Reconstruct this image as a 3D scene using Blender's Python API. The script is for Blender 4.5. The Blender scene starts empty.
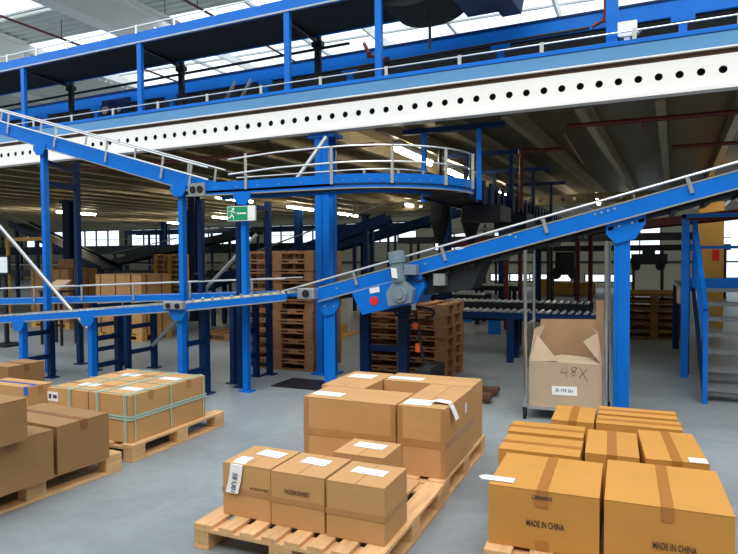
import bpy, bmesh, math, random
from mathutils import Vector, Matrix
random.seed(7)
scene = bpy.context.scene
COL = scene.collection
PI = math.pi

# ------------------------------------------------------------------ materials
def new_mat(name):
    m = bpy.data.materials.new(name); m.use_nodes = True
    nt = m.node_tree; b = nt.nodes['Principled BSDF']
    return m, nt, b

def srgb(r, g, b):
    f = lambda c: (c/255/12.92) if c/255 <= .04045 else ((c/255+.055)/1.055)**2.4
    return (f(r), f(g), f(b), 1)

def mat(name, col, rough=.5, metal=0., var=.12, scale=6., stretch=(1,1,1), bump=0., bscale=60., spec=.5, object_random=0.):
    m, nt, b = new_mat(name)
    tc = nt.nodes.new('ShaderNodeTexCoord'); mp = nt.nodes.new('ShaderNodeMapping')
    mp.inputs['Scale'].default_value = stretch
    nt.links.new(tc.outputs['Object'], mp.inputs[0])
    n = nt.nodes.new('ShaderNodeTexNoise'); n.inputs['Scale'].default_value = scale; n.inputs['Detail'].default_value = 5
    nt.links.new(mp.outputs[0], n.inputs['Vector'])
    r = nt.nodes.new('ShaderNodeValToRGB')
    r.color_ramp.elements[0].position = .3; r.color_ramp.elements[1].position = .7
    r.color_ramp.elements[0].color = tuple(c*(1-var) for c in col[:3])+(1,)
    r.color_ramp.elements[1].color = tuple(min(1, c*(1+var)) for c in col[:3])+(1,)
    nt.links.new(n.outputs['Fac'], r.inputs[0])
    out = r.outputs[0]
    if object_random:
        oi = nt.nodes.new('ShaderNodeObjectInfo'); hs = nt.nodes.new('ShaderNodeHueSaturation')
        mr = nt.nodes.new('ShaderNodeMapRange'); mr.inputs[3].default_value = 1-object_random; mr.inputs[4].default_value = 1+object_random
        nt.links.new(oi.outputs['Random'], mr.inputs[0]); nt.links.new(mr.outputs[0], hs.inputs['Value'])
        nt.links.new(out, hs.inputs['Color']); out = hs.outputs[0]
    nt.links.new(out, b.inputs['Base Color'])
    b.inputs['Roughness'].default_value = rough; b.inputs['Metallic'].default_value = metal
    b.inputs['Specular IOR Level'].default_value = spec
    if bump:
        n2 = nt.nodes.new('ShaderNodeTexNoise'); n2.inputs['Scale'].default_value = bscale; n2.inputs['Detail'].default_value = 4
        nt.links.new(mp.outputs[0], n2.inputs['Vector'])
        bp = nt.nodes.new('ShaderNodeBump'); bp.inputs['Strength'].default_value = bump; bp.inputs['Distance'].default_value = .01
        nt.links.new(n2.outputs['Fac'], bp.inputs['Height']); nt.links.new(bp.outputs[0], b.inputs['Normal'])
    return m

def emis(name, col, s):
    m, nt, b = new_mat(name)
    b.inputs['Base Color'].default_value = col
    b.inputs['Emission Color'].default_value = col; b.inputs['Emission Strength'].default_value = s
    return m

def glassy(name, tint=(.95, .98, 1, 1), gl=.08):
    m = bpy.data.materials.new(name); m.use_nodes = True; nt = m.node_tree; nt.nodes.clear()
    o = nt.nodes.new('ShaderNodeOutputMaterial'); mx = nt.nodes.new('ShaderNodeMixShader')
    t = nt.nodes.new('ShaderNodeBsdfTransparent'); g = nt.nodes.new('ShaderNodeBsdfGlossy')
    t.inputs[0].default_value = tint; g.inputs['Roughness'].default_value = .1; mx.inputs[0].default_value = gl
    nt.links.new(t.outputs[0], mx.inputs[1]); nt.links.new(g.outputs[0], mx.inputs[2]); nt.links.new(mx.outputs[0], o.inputs[0])
    return m

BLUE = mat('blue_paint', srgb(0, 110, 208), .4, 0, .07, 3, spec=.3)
BLUED = mat('dark_and_shaded_blue_paint', srgb(5, 40, 84), .5, 0, .1, 3, spec=.25)  # dark blue parts, also blue steel whose shade is put into the colour
BLUEL = mat('pale_blue_cover', srgb(104, 162, 212), .3, .3, .06, 2, (.3, 1, 1))
WHITE = mat('white_beam_paint', srgb(247, 246, 241), .5, 0, .02, 2)
GALV = mat('galvanised_steel', srgb(178, 182, 184), .35, .6, .1, 14)
STEEL = mat('brushed_rail', srgb(222, 224, 222), .28, .75, .05, 8)
CHROME = mat('chrome_tube', srgb(200, 200, 198), .18, .95, .05, 8)
BLACK = mat('black_rubber', srgb(14, 14, 17), .8, 0, .15, 10)
DARK = mat('dark_steel', srgb(34, 38, 46), .5, .3, .15, 6)
BELT = mat('conveyor_belt', srgb(30, 36, 44), .6, 0, .1, 4)
BELTY = mat('sand_coloured_belt', srgb(205, 195, 150), .6, 0, .06, 4)
MOTOR = mat('grey_motor_paint', srgb(120, 140, 152), .45, .1, .12, 30, bump=.2)
RED = mat('red_plastic', srgb(225, 40, 40), .4, 0, .04)
PIPE = mat('sprinkler_pipe_red', srgb(96, 30, 26), .5, .1, .12, 8)
ORANGE = mat('orange_plastic', srgb(230, 90, 30), .45, 0, .06)
CARD = mat('cardboard', srgb(197, 150, 96), .78, 0, .06, 3, (1, 1, 2), bump=.12, bscale=90, object_random=.04)
CARDT = mat('cardboard_tape', srgb(176, 130, 80), .32, 0, .05, 8)
CARDB = mat('brown_cardboard', srgb(156, 116, 72), .8, 0, .08, 3, (1, 1, 2), bump=.12, bscale=90, object_random=.05)
CARDBT = mat('brown_box_tape', srgb(140, 92, 58), .35, 0, .06, 8)
CARDO = mat('orange_brown_cardboard', srgb(203, 142, 62), .68, 0, .05, 3, (1, 1, 2), bump=.12, bscale=90, object_random=.03)
CARDOT = mat('amber_tape', srgb(180, 116, 50), .35, 0, .06, 8)
CARDG = mat('pale_cardboard', srgb(186, 162, 134), .8, 0, .06, 3, bump=.12, bscale=80)
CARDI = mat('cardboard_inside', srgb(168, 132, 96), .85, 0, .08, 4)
BANDC = mat('brown_strap', srgb(92, 60, 40), .5, 0, .1, 8)
WOOD = mat('pallet_wood', srgb(218, 172, 120), .75, 0, .16, 5, (9, 1, 9), bump=.3, bscale=12, object_random=.12)
WOODW = mat('weathered_pallet_wood', srgb(158, 112, 72), .8, 0, .22, 5, (2, 6, 9), bump=.3, bscale=12, object_random=.12)
WOODY = mat('yellow_pallet_wood', srgb(196, 154, 84), .8, 0, .18, 5, (2, 6, 9), object_random=.1)
PAPER = mat('white_paper', srgb(240, 240, 238), .6, 0, .02, 8)
INK = mat('dark_ink', srgb(72, 52, 36), .7, 0, .05)
INKB = mat('blue_black_ink', srgb(50, 55, 90), .7, 0, .05)
PENCIL = mat('marker_stroke', srgb(95, 78, 66), .7, 0, .05)
GREEN = mat('sign_green', srgb(22, 150, 105), .4, 0, .03)
SIGNW = mat('sign_white', srgb(240, 245, 240), .4, 0, .02)
STRAPG = mat('green_white_strap', srgb(172, 208, 190), .35, 0, .15, 60)
TAPEB = mat('blue_tape', srgb(30, 90, 205), .35, 0, .04)
YELLOW = mat('ochre_paint', srgb(205, 160, 80), .6, 0, .06)
DECKP = mat('deck_underside_panel', srgb(118, 106, 82), .45, .25, .12, 2, (1, .2, 1))
JOIST = mat('galvanised_joist', srgb(178, 168, 138), .35, .5, .12, 4)
WALL = mat('wall_panel', srgb(150, 144, 124), .8, 0, .05, 1)
ROOF = mat('roof_sheet', srgb(214, 218, 212), .5, .0, .08, 1)
RAFT = mat('rafter_paint', srgb(242, 241, 236), .6, 0, .02, 1)
GLASS = glassy('skylight_glazing')
TUBE = emis('fluorescent_tube', (1, .9, .68, 1), 26)
TREAD = mat('dark_step_steel', srgb(128, 132, 134), .45, .3, .12, 10)  # darker copy of the galvanised grey, used for the steps
SCREEN = emis('lit_screen', (.6, .66, .7, 1), .25)

def floor_mat():
    m, nt, b = new_mat('concrete_floor')
    tc = nt.nodes.new('ShaderNodeTexCoord')
    n1 = nt.nodes.new('ShaderNodeTexNoise'); n1.inputs['Scale'].default_value = .5; n1.inputs['Detail'].default_value = 6
    n2 = nt.nodes.new('ShaderNodeTexNoise'); n2.inputs['Scale'].default_value = 14; n2.inputs['Detail'].default_value = 8
    n3 = nt.nodes.new('ShaderNodeTexNoise'); n3.inputs['Scale'].default_value = 2.2; n3.inputs['Detail'].default_value = 9; n3.inputs['Distortion'].default_value = 1.4
    for n in (n1, n2, n3): nt.links.new(tc.outputs['Object'], n.inputs['Vector'])
    r = nt.nodes.new('ShaderNodeValToRGB'); r.color_ramp.elements[0].position = .32; r.color_ramp.elements[1].position = .7
    r.color_ramp.elements[0].color = srgb(136, 143, 146); r.color_ramp.elements[1].color = srgb(154, 161, 164)
    nt.links.new(n1.outputs['Fac'], r.inputs[0])
    def mul(a, noise, lo, hi):
        mr = nt.nodes.new('ShaderNodeMapRange'); mr.inputs[1].default_value = .35; mr.inputs[2].default_value = .65
        mr.inputs[3].default_value = lo; mr.inputs[4].default_value = hi
        nt.links.new(noise.outputs['Fac'], mr.inputs[0])
        mx = nt.nodes.new('ShaderNodeMix'); mx.data_type = 'RGBA'; mx.blend_type = 'MULTIPLY'; mx.inputs[0].default_value = 1
        nt.links.new(a, mx.inputs[6]); nt.links.new(mr.outputs[0], mx.inputs[7]); return mx.outputs[2]
    c = mul(r.outputs[0], n2, .95, 1.03); c = mul(c, n3, .9, 1.04)
    nt.links.new(c, b.inputs['Base Color'])
    b.inputs['Roughness'].default_value = .42; b.inputs['Specular IOR Level'].default_value = .4
    bp = nt.nodes.new('ShaderNodeBump'); bp.inputs['Strength'].default_value = .08; bp.inputs['Distance'].default_value = .01
    nt.links.new(n2.outputs['Fac'], bp.inputs['Height']); nt.links.new(bp.outputs[0], b.inputs['Normal'])
    return m
FLOOR = floor_mat()

# ------------------------------------------------------------------ mesh helpers
V = Vector
class MB:
    def __init__(s): s.v = []; s.f = []
    def poly(s, vs, fs):
        o = len(s.v); s.v += [tuple(v) for v in vs]; s.f += [tuple(i+o for i in f) for f in fs]; return s
    def box(s, x0, x1, y0, y1, z0, z1):
        return s.poly([(x0,y0,z0),(x1,y0,z0),(x1,y1,z0),(x0,y1,z0),(x0,y0,z1),(x1,y0,z1),(x1,y1,z1),(x0,y1,z1)],
                      [(0,3,2,1),(4,5,6,7),(0,1,5,4),(1,2,6,5),(2,3,7,6),(3,0,4,7)])
    def bar(s, a, b, w, h, up=(0,0,1)):
        a, b = V(a), V(b); d = (b-a).normalized(); up = V(up)
        if abs(d.dot(up)) > .9: up = V((0,1,0))
        r = d.cross(up).normalized(); u = r.cross(d).normalized()
        vs = [p + r*sx*w/2 + u*sz*h/2 for p in (a, b) for sx, sz in ((-1,-1),(1,-1),(1,1),(-1,1))]
        return s.poly(vs, [(3,2,1,0),(4,5,6,7),(0,1,5,4),(1,2,6,5),(2,3,7,6),(3,0,4,7)])
    def cyl(s, a, b, r, n=10, r2=None):
        a, b = V(a), V(b); d = (b-a).normalized(); t = V((0,0,1)) if abs(d.z) < .9 else V((1,0,0))
        u = d.cross(t).normalized(); w = d.cross(u); r2 = r if r2 is None else r2
        vs = [p + (u*math.cos(2*PI*i/n) + w*math.sin(2*PI*i/n))*rr for p, rr in ((a, r), (b, r2)) for i in range(n)]
        fs = [(i, (i+1) % n, n+(i+1) % n, n+i) for i in range(n)] + [tuple(range(n-1, -1, -1)), tuple(range(n, 2*n))]
        return s.poly(vs, fs)
    def tube(s, pts, r, n=8):
        for a, b in zip(pts, pts[1:]):
            s.cyl(a, b, r, n)
        return s
    def prism(s, pts, d):                         # closed polygon (3-D points) pushed along d
        pts = [V(p) for p in pts]; d = V(d); n = len(pts)
        return s.poly(pts + [p+d for p in pts], [tuple(range(n-1, -1, -1)), tuple(range(n, 2*n))] + [(i, (i+1) % n, n+(i+1) % n, n+i) for i in range(n)])
    def ribbon(s, pts, h, t, nrm=None):           # upright panel following a path of bottom points
        for a, b in zip(pts, pts[1:]):
            a, b = V(a), V(b); d = b-a; p = V((-d.y, d.x, 0)).normalized()*t
            u = V((0,0,h))
            s.poly([a, b, b+p, a+p, a+u, b+u, b+p+u, a+p+u], [(0,3,2,1),(4,5,6,7),(0,1,5,4),(1,2,6,5),(2,3,7,6),(3,0,4,7)])
        return s
    def build(s, name, m, parent=None, bevel=0, loc=None, rz=0, smooth=False):
        me = bpy.data.meshes.new(name); me.from_pydata(s.v, [], s.f)
        bm = bmesh.new(); bm.from_mesh(me); bmesh.ops.recalc_face_normals(bm, faces=bm.faces); bm.to_mesh(me); bm.free()
        me.materials.append(m)
        if smooth:
            for p in me.polygons: p.use_smooth = len(p.vertices) == 4
        o = bpy.data.objects.new(name, me); COL.objects.link(o)
        if parent: o.parent = parent
        if loc: o.location = loc
        if rz: o.rotation_euler.z = rz
        if bevel:
            bv = o.modifiers.new('bevel', 'BEVEL'); bv.width = bevel; bv.segments = 2; bv.limit_method = 'ANGLE'
        return o

def tag(o, label=None, cat=None, group=None, kind=None):
    if label: o['label'] = label
    if cat: o['category'] = cat
    if group: o['group'] = group
    if kind: o['kind'] = kind
    return o
def empty(name, loc=(0,0,0), rz=0):
    o = bpy.data.objects.new(name, None); COL.objects.link(o); o.location = loc; o.rotation_euler.z = rz
    o.empty_display_size = .1; return o
def struct(o): o['kind'] = 'structure'; return o
def copy_tree(o, parent=None):
    c = o.copy(); COL.objects.link(c)
    if parent: c.parent = parent
    for ch in [x for x in o.children]: copy_tree(ch, c)
    return c
def text(name, body, size, m, parent, loc, rot=(PI/2, 0, 0), extrude=.0006, bold=.0, sx=1.):
    cu = bpy.data.curves.new(name, 'FONT'); cu.body = body; cu.size = size; cu.align_x = 'CENTER'; cu.align_y = 'CENTER'
    cu.extrude = extrude; cu.offset = bold
    t = bpy.data.objects.new('tmp', cu); COL.objects.link(t)
    bpy.context.view_layer.update()
    me = bpy.data.meshes.new_from_object(t.evaluated_get(bpy.context.evaluated_depsgraph_get()))
    bpy.data.objects.remove(t); bpy.data.curves.remove(cu)
    me.materials.clear(); me.materials.append(m)
    o = bpy.data.objects.new(name, me); COL.objects.link(o); o.parent = parent
    o.location = loc; o.rotation_euler = rot; o.scale = (sx, 1, 1)
    return o
ORD = ['first','second','third','fourth','fifth','sixth','seventh','eighth','ninth','tenth','eleventh','twelfth','thirteenth','fourteenth']

# ------------------------------------------------------------------ camera
F = 622.; H = 1.65; YAW = math.radians(23.6); PITCH = math.atan(21/F); ROLL = .006
fw = V((-math.sin(YAW)*math.cos(PITCH), math.cos(YAW)*math.cos(PITCH), -math.sin(PITCH)))
rt = V((math.cos(YAW), math.sin(YAW), 0)); up = rt.cross(fw)
r2 = rt*math.cos(ROLL) - up*math.sin(ROLL); u2 = rt*math.sin(ROLL) + up*math.cos(ROLL)
cam = bpy.data.cameras.new('camera'); cam.sensor_width = 36; cam.lens = F/738*36; cam.clip_end = 200; cam.clip_start = .05
co = bpy.data.objects.new('camera', cam); COL.objects.link(co)
mw = Matrix((r2, u2, -fw)).transposed().to_4x4(); mw.translation = V((0, 0, H)); co.matrix_world = mw
scene.camera = co

# ------------------------------------------------------------------ world / view
w = bpy.data.worlds.new('sky'); scene.world = w; w.use_nodes = True
nt = w.node_tree; bg = nt.nodes['Background']
bg.inputs[0].default_value = (.86, .93, 1, 1); bg.inputs[1].default_value = 1.5
scene.view_settings.view_transform = 'Standard'; scene.view_settings.look = 'None'
scene.view_settings.gamma = 1; scene.view_settings.use_curve_mapping = False
scene.view_settings.exposure = .4
# wide soft sun as overhead daylight, entering where the roof is left out
sun = bpy.data.lights.new('daylight', 'SUN'); sun.energy = 1.3; sun.angle = math.radians(40); sun.color = (1, .97, .92)
so = bpy.data.objects.new('daylight', sun); COL.objects.link(so)
so.rotation_euler = (math.radians(38), 0, math.radians(10))

# ------------------------------------------------------------------ setting
YB = 33.
struct(MB().box(-46, 14, -9, YB, -.2, 0).build('floor', FLOOR))
# back wall with openings
wins = [(-43,-39,2.4,3.6),(-38,-33.5,2.4,3.6),(-32.5,-28,2.4,3.6),(-27,-22.5,2.4,3.6),(-21.5,-17,2.4,3.6),(-16,-11.5,2.4,3.6),
        (-10.5,-8.2,1.9,2.9),(-7.2,-5,2.3,2.9),(-4,-1.8,2.3,2.9),(-1.0,.9,1.4,3.0),(2.4,6.4,.5,3.4),(-7.4,-3.2,.25,.7),(-2.6,-.3,.25,.7)]
xs = sorted({-46, 14} | {a for q in wins for a in q[:2]}); zs = sorted({0, 9.6} | {a for q in wins for a in q[2:]})
m = MB()
for xa, xb in zip(xs, xs[1:]):
    run = None
    for za, zb in zip(zs, zs[1:]):
        cx, cz = (xa+xb)/2, (za+zb)/2
        solid = not any(q[0] < cx < q[1] and q[2] < cz < q[3] for q in wins)
        if solid: run = [run[0], zb] if run else [za, zb]
        if (not solid or zb == zs[-1]) and run:
            m.box(xa, xb, YB, YB+.2, *run); run = None
struct(m.build('wall_back', WALL))
for i, (a, b, c, d) in enumerate(wins):
    g = struct(MB().box(a, b, YB+.08, YB+.1, c, d).build('window_%d' % (i+1), GLASS))
    f = MB(); f.box(a, b, YB+.03, YB+.14, c, c+.06).box(a, b, YB+.03, YB+.14, d-.06, d)
    n = max(1, round((b-a)/1.1))
    for k in range(n+1):
        x = a + (b-a-.06)*k/n; f.box(x, x+.06, YB+.03, YB+.14, c+.06, d-.06)
    f.build('window_frame', DARK, g)
m = MB(); m.box(-46.2, -46, -9, YB+.2, 0, 9.6); struct(m.build('wall_left', WALL))
struct(MB().box(14, 14.2, -9, YB+.2, 0, 9.6).build('wall_right', WALL))
struct(MB().box(-46.2, 14.2, -6.7, -6.5, 0, 10.4).build('wall_front', WALL))  # out of view; height and position set to block low sky light
m = MB()
for k in range(28): m.box(-45.5+k*2.1, -45.38+k*2.1, YB-.1, YB, 0, 3.3) if not any(q[0]-.2 < -45.44+k*2.1 < q[1]+.2 for q in wins) else None
m.box(-46, 14, YB-.1, YB-.02, 1.25, 1.33)
struct(m.build('trim_1', DARK))
# roof: corrugated sheet with skylight openings, ridges running left to right
sky = [(-46,-14.4,8.6,13.3), (-20.6,14,15.2,23.6), (-8.6,14,9.4,13.0)]
m = MB()
per = .3
y = 8.6; k = 0
prof = [(0,0),(.09,0),(.13,.07),(.24,.07),(.28,0),(.3,0)]
while y < YB:
    yc = y+per/2
    spans = [(-46., 14.)]
    for q in sky:
        if q[2] < yc < q[3]:
            ns = []
            for a, b in spans:
                if q[0] > a: ns.append((a, min(b, q[0])))
                if q[1] < b: ns.append((max(a, q[1]), b))
            spans = [s_ for s_ in ns if s_[1]-s_[0] > .01]
    for a, b in spans:
        for (p0, h0), (p1, h1) in zip(prof, prof[1:]):
            m.poly([(a,y+p0,9+h0),(b,y+p0,9+h0),(b,y+p1,9+h1),(a,y+p1,9+h1),(a,y+p0,9.1+h0),(b,y+p0,9.1+h0),(b,y+p1,9.1+h1),(a,y+p1,9.1+h1)],
                   [(0,3,2,1),(4,5,6,7),(0,1,5,4),(1,2,6,5),(2,3,7,6),(3,0,4,7)])
    y += per
struct(m.build('ceiling', ROOF))
for i, (a, b, c, d) in enumerate(sky):
    g = struct(MB().box(a, b, c, d, 9.2, 9.22).build('window_%d' % (len(wins)+i+1), GLASS))
    f = MB(); n = max(1, round((b-a)/4.8))
    for k in range(n+1):
        x = a+(b-a-.07)*k/n; f.box(x, x+.07, c, d, 9.1, 9.19)
    for yy in (c, (c+d)/2, d-.07): f.box(a, b, yy, yy+.07, 9.04, 9.1)
    f.build('window_frame', GALV, g)
for i, x in enumerate([-25.1, -19.4, -13.7, -8.0, -2.3, 3.4, 9.1]):
    g = MB()
    g.prism([(x-.25,8.6,8.05),(x+.25,8.6,8.05),(x+.25,8.6,8.13),(x+.05,8.6,8.2),(x+.05,8.6,8.9),(x+.3,8.6,8.98),(x-.3,8.6,8.98),(x-.05,8.6,8.9),(x-.05,8.6,8.2),(x-.25,8.6,8.13)], (0, 6.4, 0))
    g.box(x-.04, x+.04, 15.0, YB-.1, 8.72, 8.99)
    struct(g.build('trim_%d' % (i+2), RAFT))
# thin service pipes and lamps below the roof
for i, (x, z) in enumerate([(-16.4, 8.4), (-11.2, 8.5)]):
    o = MB().cyl((x, 9, z), (x, 30, z), .035).cyl((x, 10, z), (x, 10, 8.99), .012).cyl((x, 14, z), (x, 14, 8.99), .012).cyl((x, 24.5, z), (x, 24.5, 8.99), .012).build('sprinkler_pipe', PIPE)
    tag(o, ['dark red pipe under the roof sheets, further left of the two', 'dark red pipe under the roof sheets between the white rafters'][i], 'pipe')
r = empty('roof_lamp', (-11.9, 10.6, 8.1)); tag(r, 'long white lamp strip hanging below the roof at top left', 'lamp')
MB().box(-.09, .09, 0, 3.4, 0, .1).build('housing', RAFT, r); MB().cyl((0,.1,-.03), (0,3.3,-.03), .03).build('tube', RAFT, r)
MB().cyl((0,.5,.1), (0,.5,.88), .01).cyl((0,2.9,.1), (0,2.9,.88), .01).build('hanger', DARK, r)

# ------------------------------------------------------------------ mezzanine
mz = empty('mezzanine', (0, 0, 0)); tag(mz, 'blue-columned steel mezzanine with white perforated edge beam and ribbed deck', 'mezzanine')
YF = 7.4
X0, X1 = -24., 5.
# perforated beam: faces with real round holes, built as grid cells with holes
def perforated(x0, x1, yf, zb, zt, pitch, rad, off, t=.008):
    m = MB(); zc = (zb+zt)/2; n = 16
    def circle(cx, y): return [(cx+rad*math.cos(2*PI*i/n+PI/n), y, zc+rad*math.sin(2*PI*i/n+PI/n)) for i in range(n)]
    def square(cx, y, hw, zb, zt):
        pts = []
        for i in range(n):
            a = 2*PI*i/n+PI/n; c, s = math.cos(a), math.sin(a); hz = (zt-zb)/2
            k = min(hw/abs(c) if abs(c) > 1e-6 else 9e9, hz/abs(s) if abs(s) > 1e-6 else 9e9)
            pts.append((cx+c*k, y, zc+s*k))
        return pts
    cx = x0+pitch/2+off
    hz = rad*1.7
    while cx+pitch/2 < x1:
        for y in (yf, yf+t):
            ci = circle(cx, y); sq = square(cx, y, pitch/2, zc-hz, zc+hz)
            # corners are snapped so neighbouring cells meet
            sq2 = []
            for (a, yy, b) in sq: sq2.append((a, yy, b))
            vs = ci+sq2; fs = [(i, (i+1) % n, n+(i+1) % n, n+i) for i in range(n)]
            m.poly(vs, fs)
            for sxx in (-1, 1):
                for szz in (-1, 1):
                    cnr = (cx+sxx*pitch/2, y, zc+szz*hz)
                    idx = [i for i in range(n) if (sq2[i][0]-cx)*sxx > 0 and (sq2[i][2]-zc)*szz > 0]
                    # find consecutive pair straddling the corner
                    for i in range(n):
                        j = (i+1) % n
                        p, q = sq2[i], sq2[j]
                        if i in idx and j in idx and abs(abs(p[0]-cx)-pitch/2) < 1e-6 and abs(abs(q[2]-zc)-hz) < 1e-6 or \
                           i in idx and j in idx and abs(abs(q[0]-cx)-pitch/2) < 1e-6 and abs(abs(p[2]-zc)-hz) < 1e-6:
                            m.poly([p, cnr, q], [(0,1,2)])
        a, b = circle(cx, yf), circle(cx, yf+t)
        m.poly(a+b, [(i, (i+1) % n, n+(i+1) % n, n+i) for i in range(n)])
        cx += pitch
    xa, xb = x0+off, cx-pitch/2
    m.box(xa, xb, yf, yf+t, zb, zc-hz); m.box(xa, xb, yf, yf+t, zc+hz, zt)
    m.box(x0, xa+1e-4, yf, yf+t, zb, zt); m.box(xb, x1, yf, yf+t, zb, zt)
    return m
pb = perforated(X0, X1, YF, 3.385, 3.70, .2, .04, .06)
pb.box(X0, X1, YF-.035, YF+.12, 3.345, 3.384).box(X0, X1, YF-.015, YF+.008, 3.384, 3.40)
for k in range(int((4.6+13)/.1)):            # small bolt heads along both edges of the web
    x = -13+k*.1
    for z in (3.44, 3.64): pb.box(x, x+.012, YF-.003, YF, z, z+.012)
edge = pb.build('edge_beam', WHITE, mz); edge['label'] = 'white perforated edge beam'
MB().box(X0, X1, YF+.2, YF+.22, 3.36, 3.68).build('beam_back_plate', DARK, mz)
MB().box(X0, X1, YF+.02, YF+.3, 3.701, 3.755).build('groove_strip', BANDC, mz)  # dark brown strip filling the groove above the web
MB().box(X0, X1, YF-.03, YF+.2, 3.757, 3.772).build('top_flange', WHITE, mz)
MB().box(X0, X1, YF+.23, 26, 3.56, 3.66).build('deck_panel', DECKP, mz)
x = X0+.04
j0 = None
while x < X1:
    jm = MB().box(0, .012, 0, 18.4, 3.34, 3.56).box(0, .1, 0, 18.4, 3.33, 3.345).box(0, .1, 0, 18.4, 3.545, 3.558)
    if not j0: j0 = jm.build('joist', JOIST, mz); j0.location = (x, YF+.25, 0)
    else:
        c = j0.copy(); COL.objects.link(c); c.location.x = x
    x += .86
def column(x, y, r_=.12, ztop=3.33, m_=BLUE):
    m = MB(); m.box(x-r_, x+r_, y-r_, y-r_+.015, 0, ztop).box(x-r_, x+r_, y+r_-.015, y+r_, 0, ztop).box(x-.008, x+.008, y-r_, y+r_, 0, ztop)
    m.box(x-r_-.06, x+r_+.06, y-r_-.06, y+r_+.06, 0, .02).box(x-r_-.1, x+r_+.1, y-r_-.02, y+r_+.02, ztop-.05, ztop)
    return m.build('column', m_, mz)
for yc in (7.56, 12.6, 17.6, 22.6):
    for xc in (-21.7, -15.7, -10.9, -4.04, 2.6):
        if yc < 8 and xc > -20 and xc != -4.04: continue
        column(xc, yc, .11, 3.33, BLUE if yc < 8 else BLUED)  # rear columns: shade under the deck is painted as darker blue
# secondary perforated girder deep under the deck
g = perforated(-9, 5, 17.9, 3.05, 3.32, .3, .05, .1); g.build('cross_beam', DECKP, mz)
# sill that the top conveyors stand on is the deck; floor of deck above
MB().box(X0, X1, YF+.2, 26, 3.68, 3.72).build('deck_top', GALV, mz)

# ---- edge conveyor on the mezzanine: pale blue fascia + rail
ec = empty('edge_conveyor', (0, 0, 3.76)); tag(ec, 'long conveyor with pale blue side cover running along the white perforated beam', 'conveyor')
def L(z): return z-3.76
MB().box(X0, X1, YF-.02, YF+.03, L(3.775), L(3.925)).build('side_cover', BLUEL, ec, .006)
MB().box(X0, X1, YF-.03, YF+.06, L(3.926), L(3.975)).build('top_flange', BLUE, ec, .004)
MB().box(X0, X1, YF+.06, YF+.6, L(3.86), L(3.9)).build('belt', BELT, ec)
MB().box(X0, X1, YF+.6, YF+.65, L(3.765), L(3.98)).build('back_panel', BLUE, ec)
MB().cyl((X0, YF, L(4.075)), (X1, YF, L(4.075)), .009).build('hand_rail', STEEL, ec)
x = -23.6; q0 = None
while x < X1:
    pm = MB().box(-.022, .022, -.035, -.02, L(3.97), L(4.085))
    if not q0: q0 = pm.build('rail_bracket', STEEL, ec); q0.location = (x, YF, 0)
    else: c = q0.copy(); COL.objects.link(c); c.location.x = x
    x += .98
jb = MB(); jb.prism([(-.3,YF+.05,L(4.1)),(-.02,YF+.05,L(4.1)),(-.08,YF+.05,L(4.04)),(-.24,YF+.05,L(4.04))], (0,.1,0)).box(-.19,-.13,YF+.06,YF+.12,L(3.9),L(4.06))
jb.box(-.26,-.06,YF+.04,YF+.12,L(4.1),L(4.2))
o = jb.build('sensor_box', RAFT, ec); o['label'] = 'pale sensor box on a bracket'

# ---- middle raised conveyor behind
mc = empty('raised_conveyor', (0, 0, 3.72)); tag(mc, 'raised blue conveyor behind the pale edge conveyor, below the topmost one', 'conveyor')
M_ = 3.72
MB().box(X0, X1, 9.0, 9.05, 4.70-M_, 4.94-M_).build('side_panel', BLUE, mc)
MB().box(X0, X1, 9.85, 9.9, 4.70-M_, 4.94-M_).build('side_panel', BLUE, mc)
MB().box(X0, X1, 9.05, 9.85, 4.68-M_, 4.72-M_).build('belt_tray', BLACK, mc)
MB().box(X0, X1, 8.985, 9.0, 4.91-M_, 4.94-M_).build('edge_trim', BLUED, mc)
for x in (-11.8, -10.2, -8.2, -6.05, -4.4, -1.95, .4, 2.6):
    MB().box(x-.05, x+.05, 8.98, 9.04, 0, 4.7-M_).box(x-.14, x+.14, 8.97, 9.0, 4.62-M_, 4.72-M_).build('support_leg', BLUE, mc)

# ---- topmost conveyor
tc = empty('overhead_conveyor', (0, 0, 3.76)); tag(tc, 'topmost blue conveyor with black underside, reaching the upper left corner', 'conveyor')
T_ = 3.76
def zt(x): return .21
def slant(m, x0, x1, y0, y1, za, zb):
    m.poly([(x0,y0,za+zt(x0)),(x1,y0,za+zt(x1)),(x1,y1,za+zt(x1)),(x0,y1,za+zt(x0)),(x0,y0,zb+zt(x0)),(x1,y0,zb+zt(x1)),(x1,y1,zb+zt(x1)),(x0,y1,zb+zt(x0))],
           [(0,3,2,1),(4,5,6,7),(0,1,5,4),(1,2,6,5),(2,3,7,6),(3,0,4,7)]); return m
XE = -2.3
slant(MB(), X0, XE, YF, YF+.04, 4.85-T_, 5.02-T_).build('side_panel', BLUE, tc)
slant(MB(), X0, XE, 8.42, 8.46, 4.85-T_, 5.02-T_).build('side_panel', BLUE, tc)
slant(MB(), X0, XE, YF+.04, 8.42, 4.86-T_, 4.9-T_).build('belt_tray', BLACK, tc)
slant(MB(), X0, XE, YF-.012, YF, 4.85-T_, 4.872-T_).build('edge_trim', GALV, tc)
slant(MB(), X0, XE, YF+.02, YF+.038, 5.125-T_, 5.14-T_).build('hand_rail', STEEL, tc)
x = -23.4
while x < XE:
    MB().box(x-.018, x+.018, YF-.012, YF, 5.0-T_+zt(x), 5.14-T_+zt(x)).build('rail_bracket', STEEL, tc); x += .8
for x in (-21.4, -18.6, -15.8, -13.0, -10.2, -7.36, -4.56, -3.15):
    MB().box(x-.045, x+.045, YF+.0, YF+.06, .14, 4.86-T_+zt(x)).build('support_post', BLUE, tc)
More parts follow.
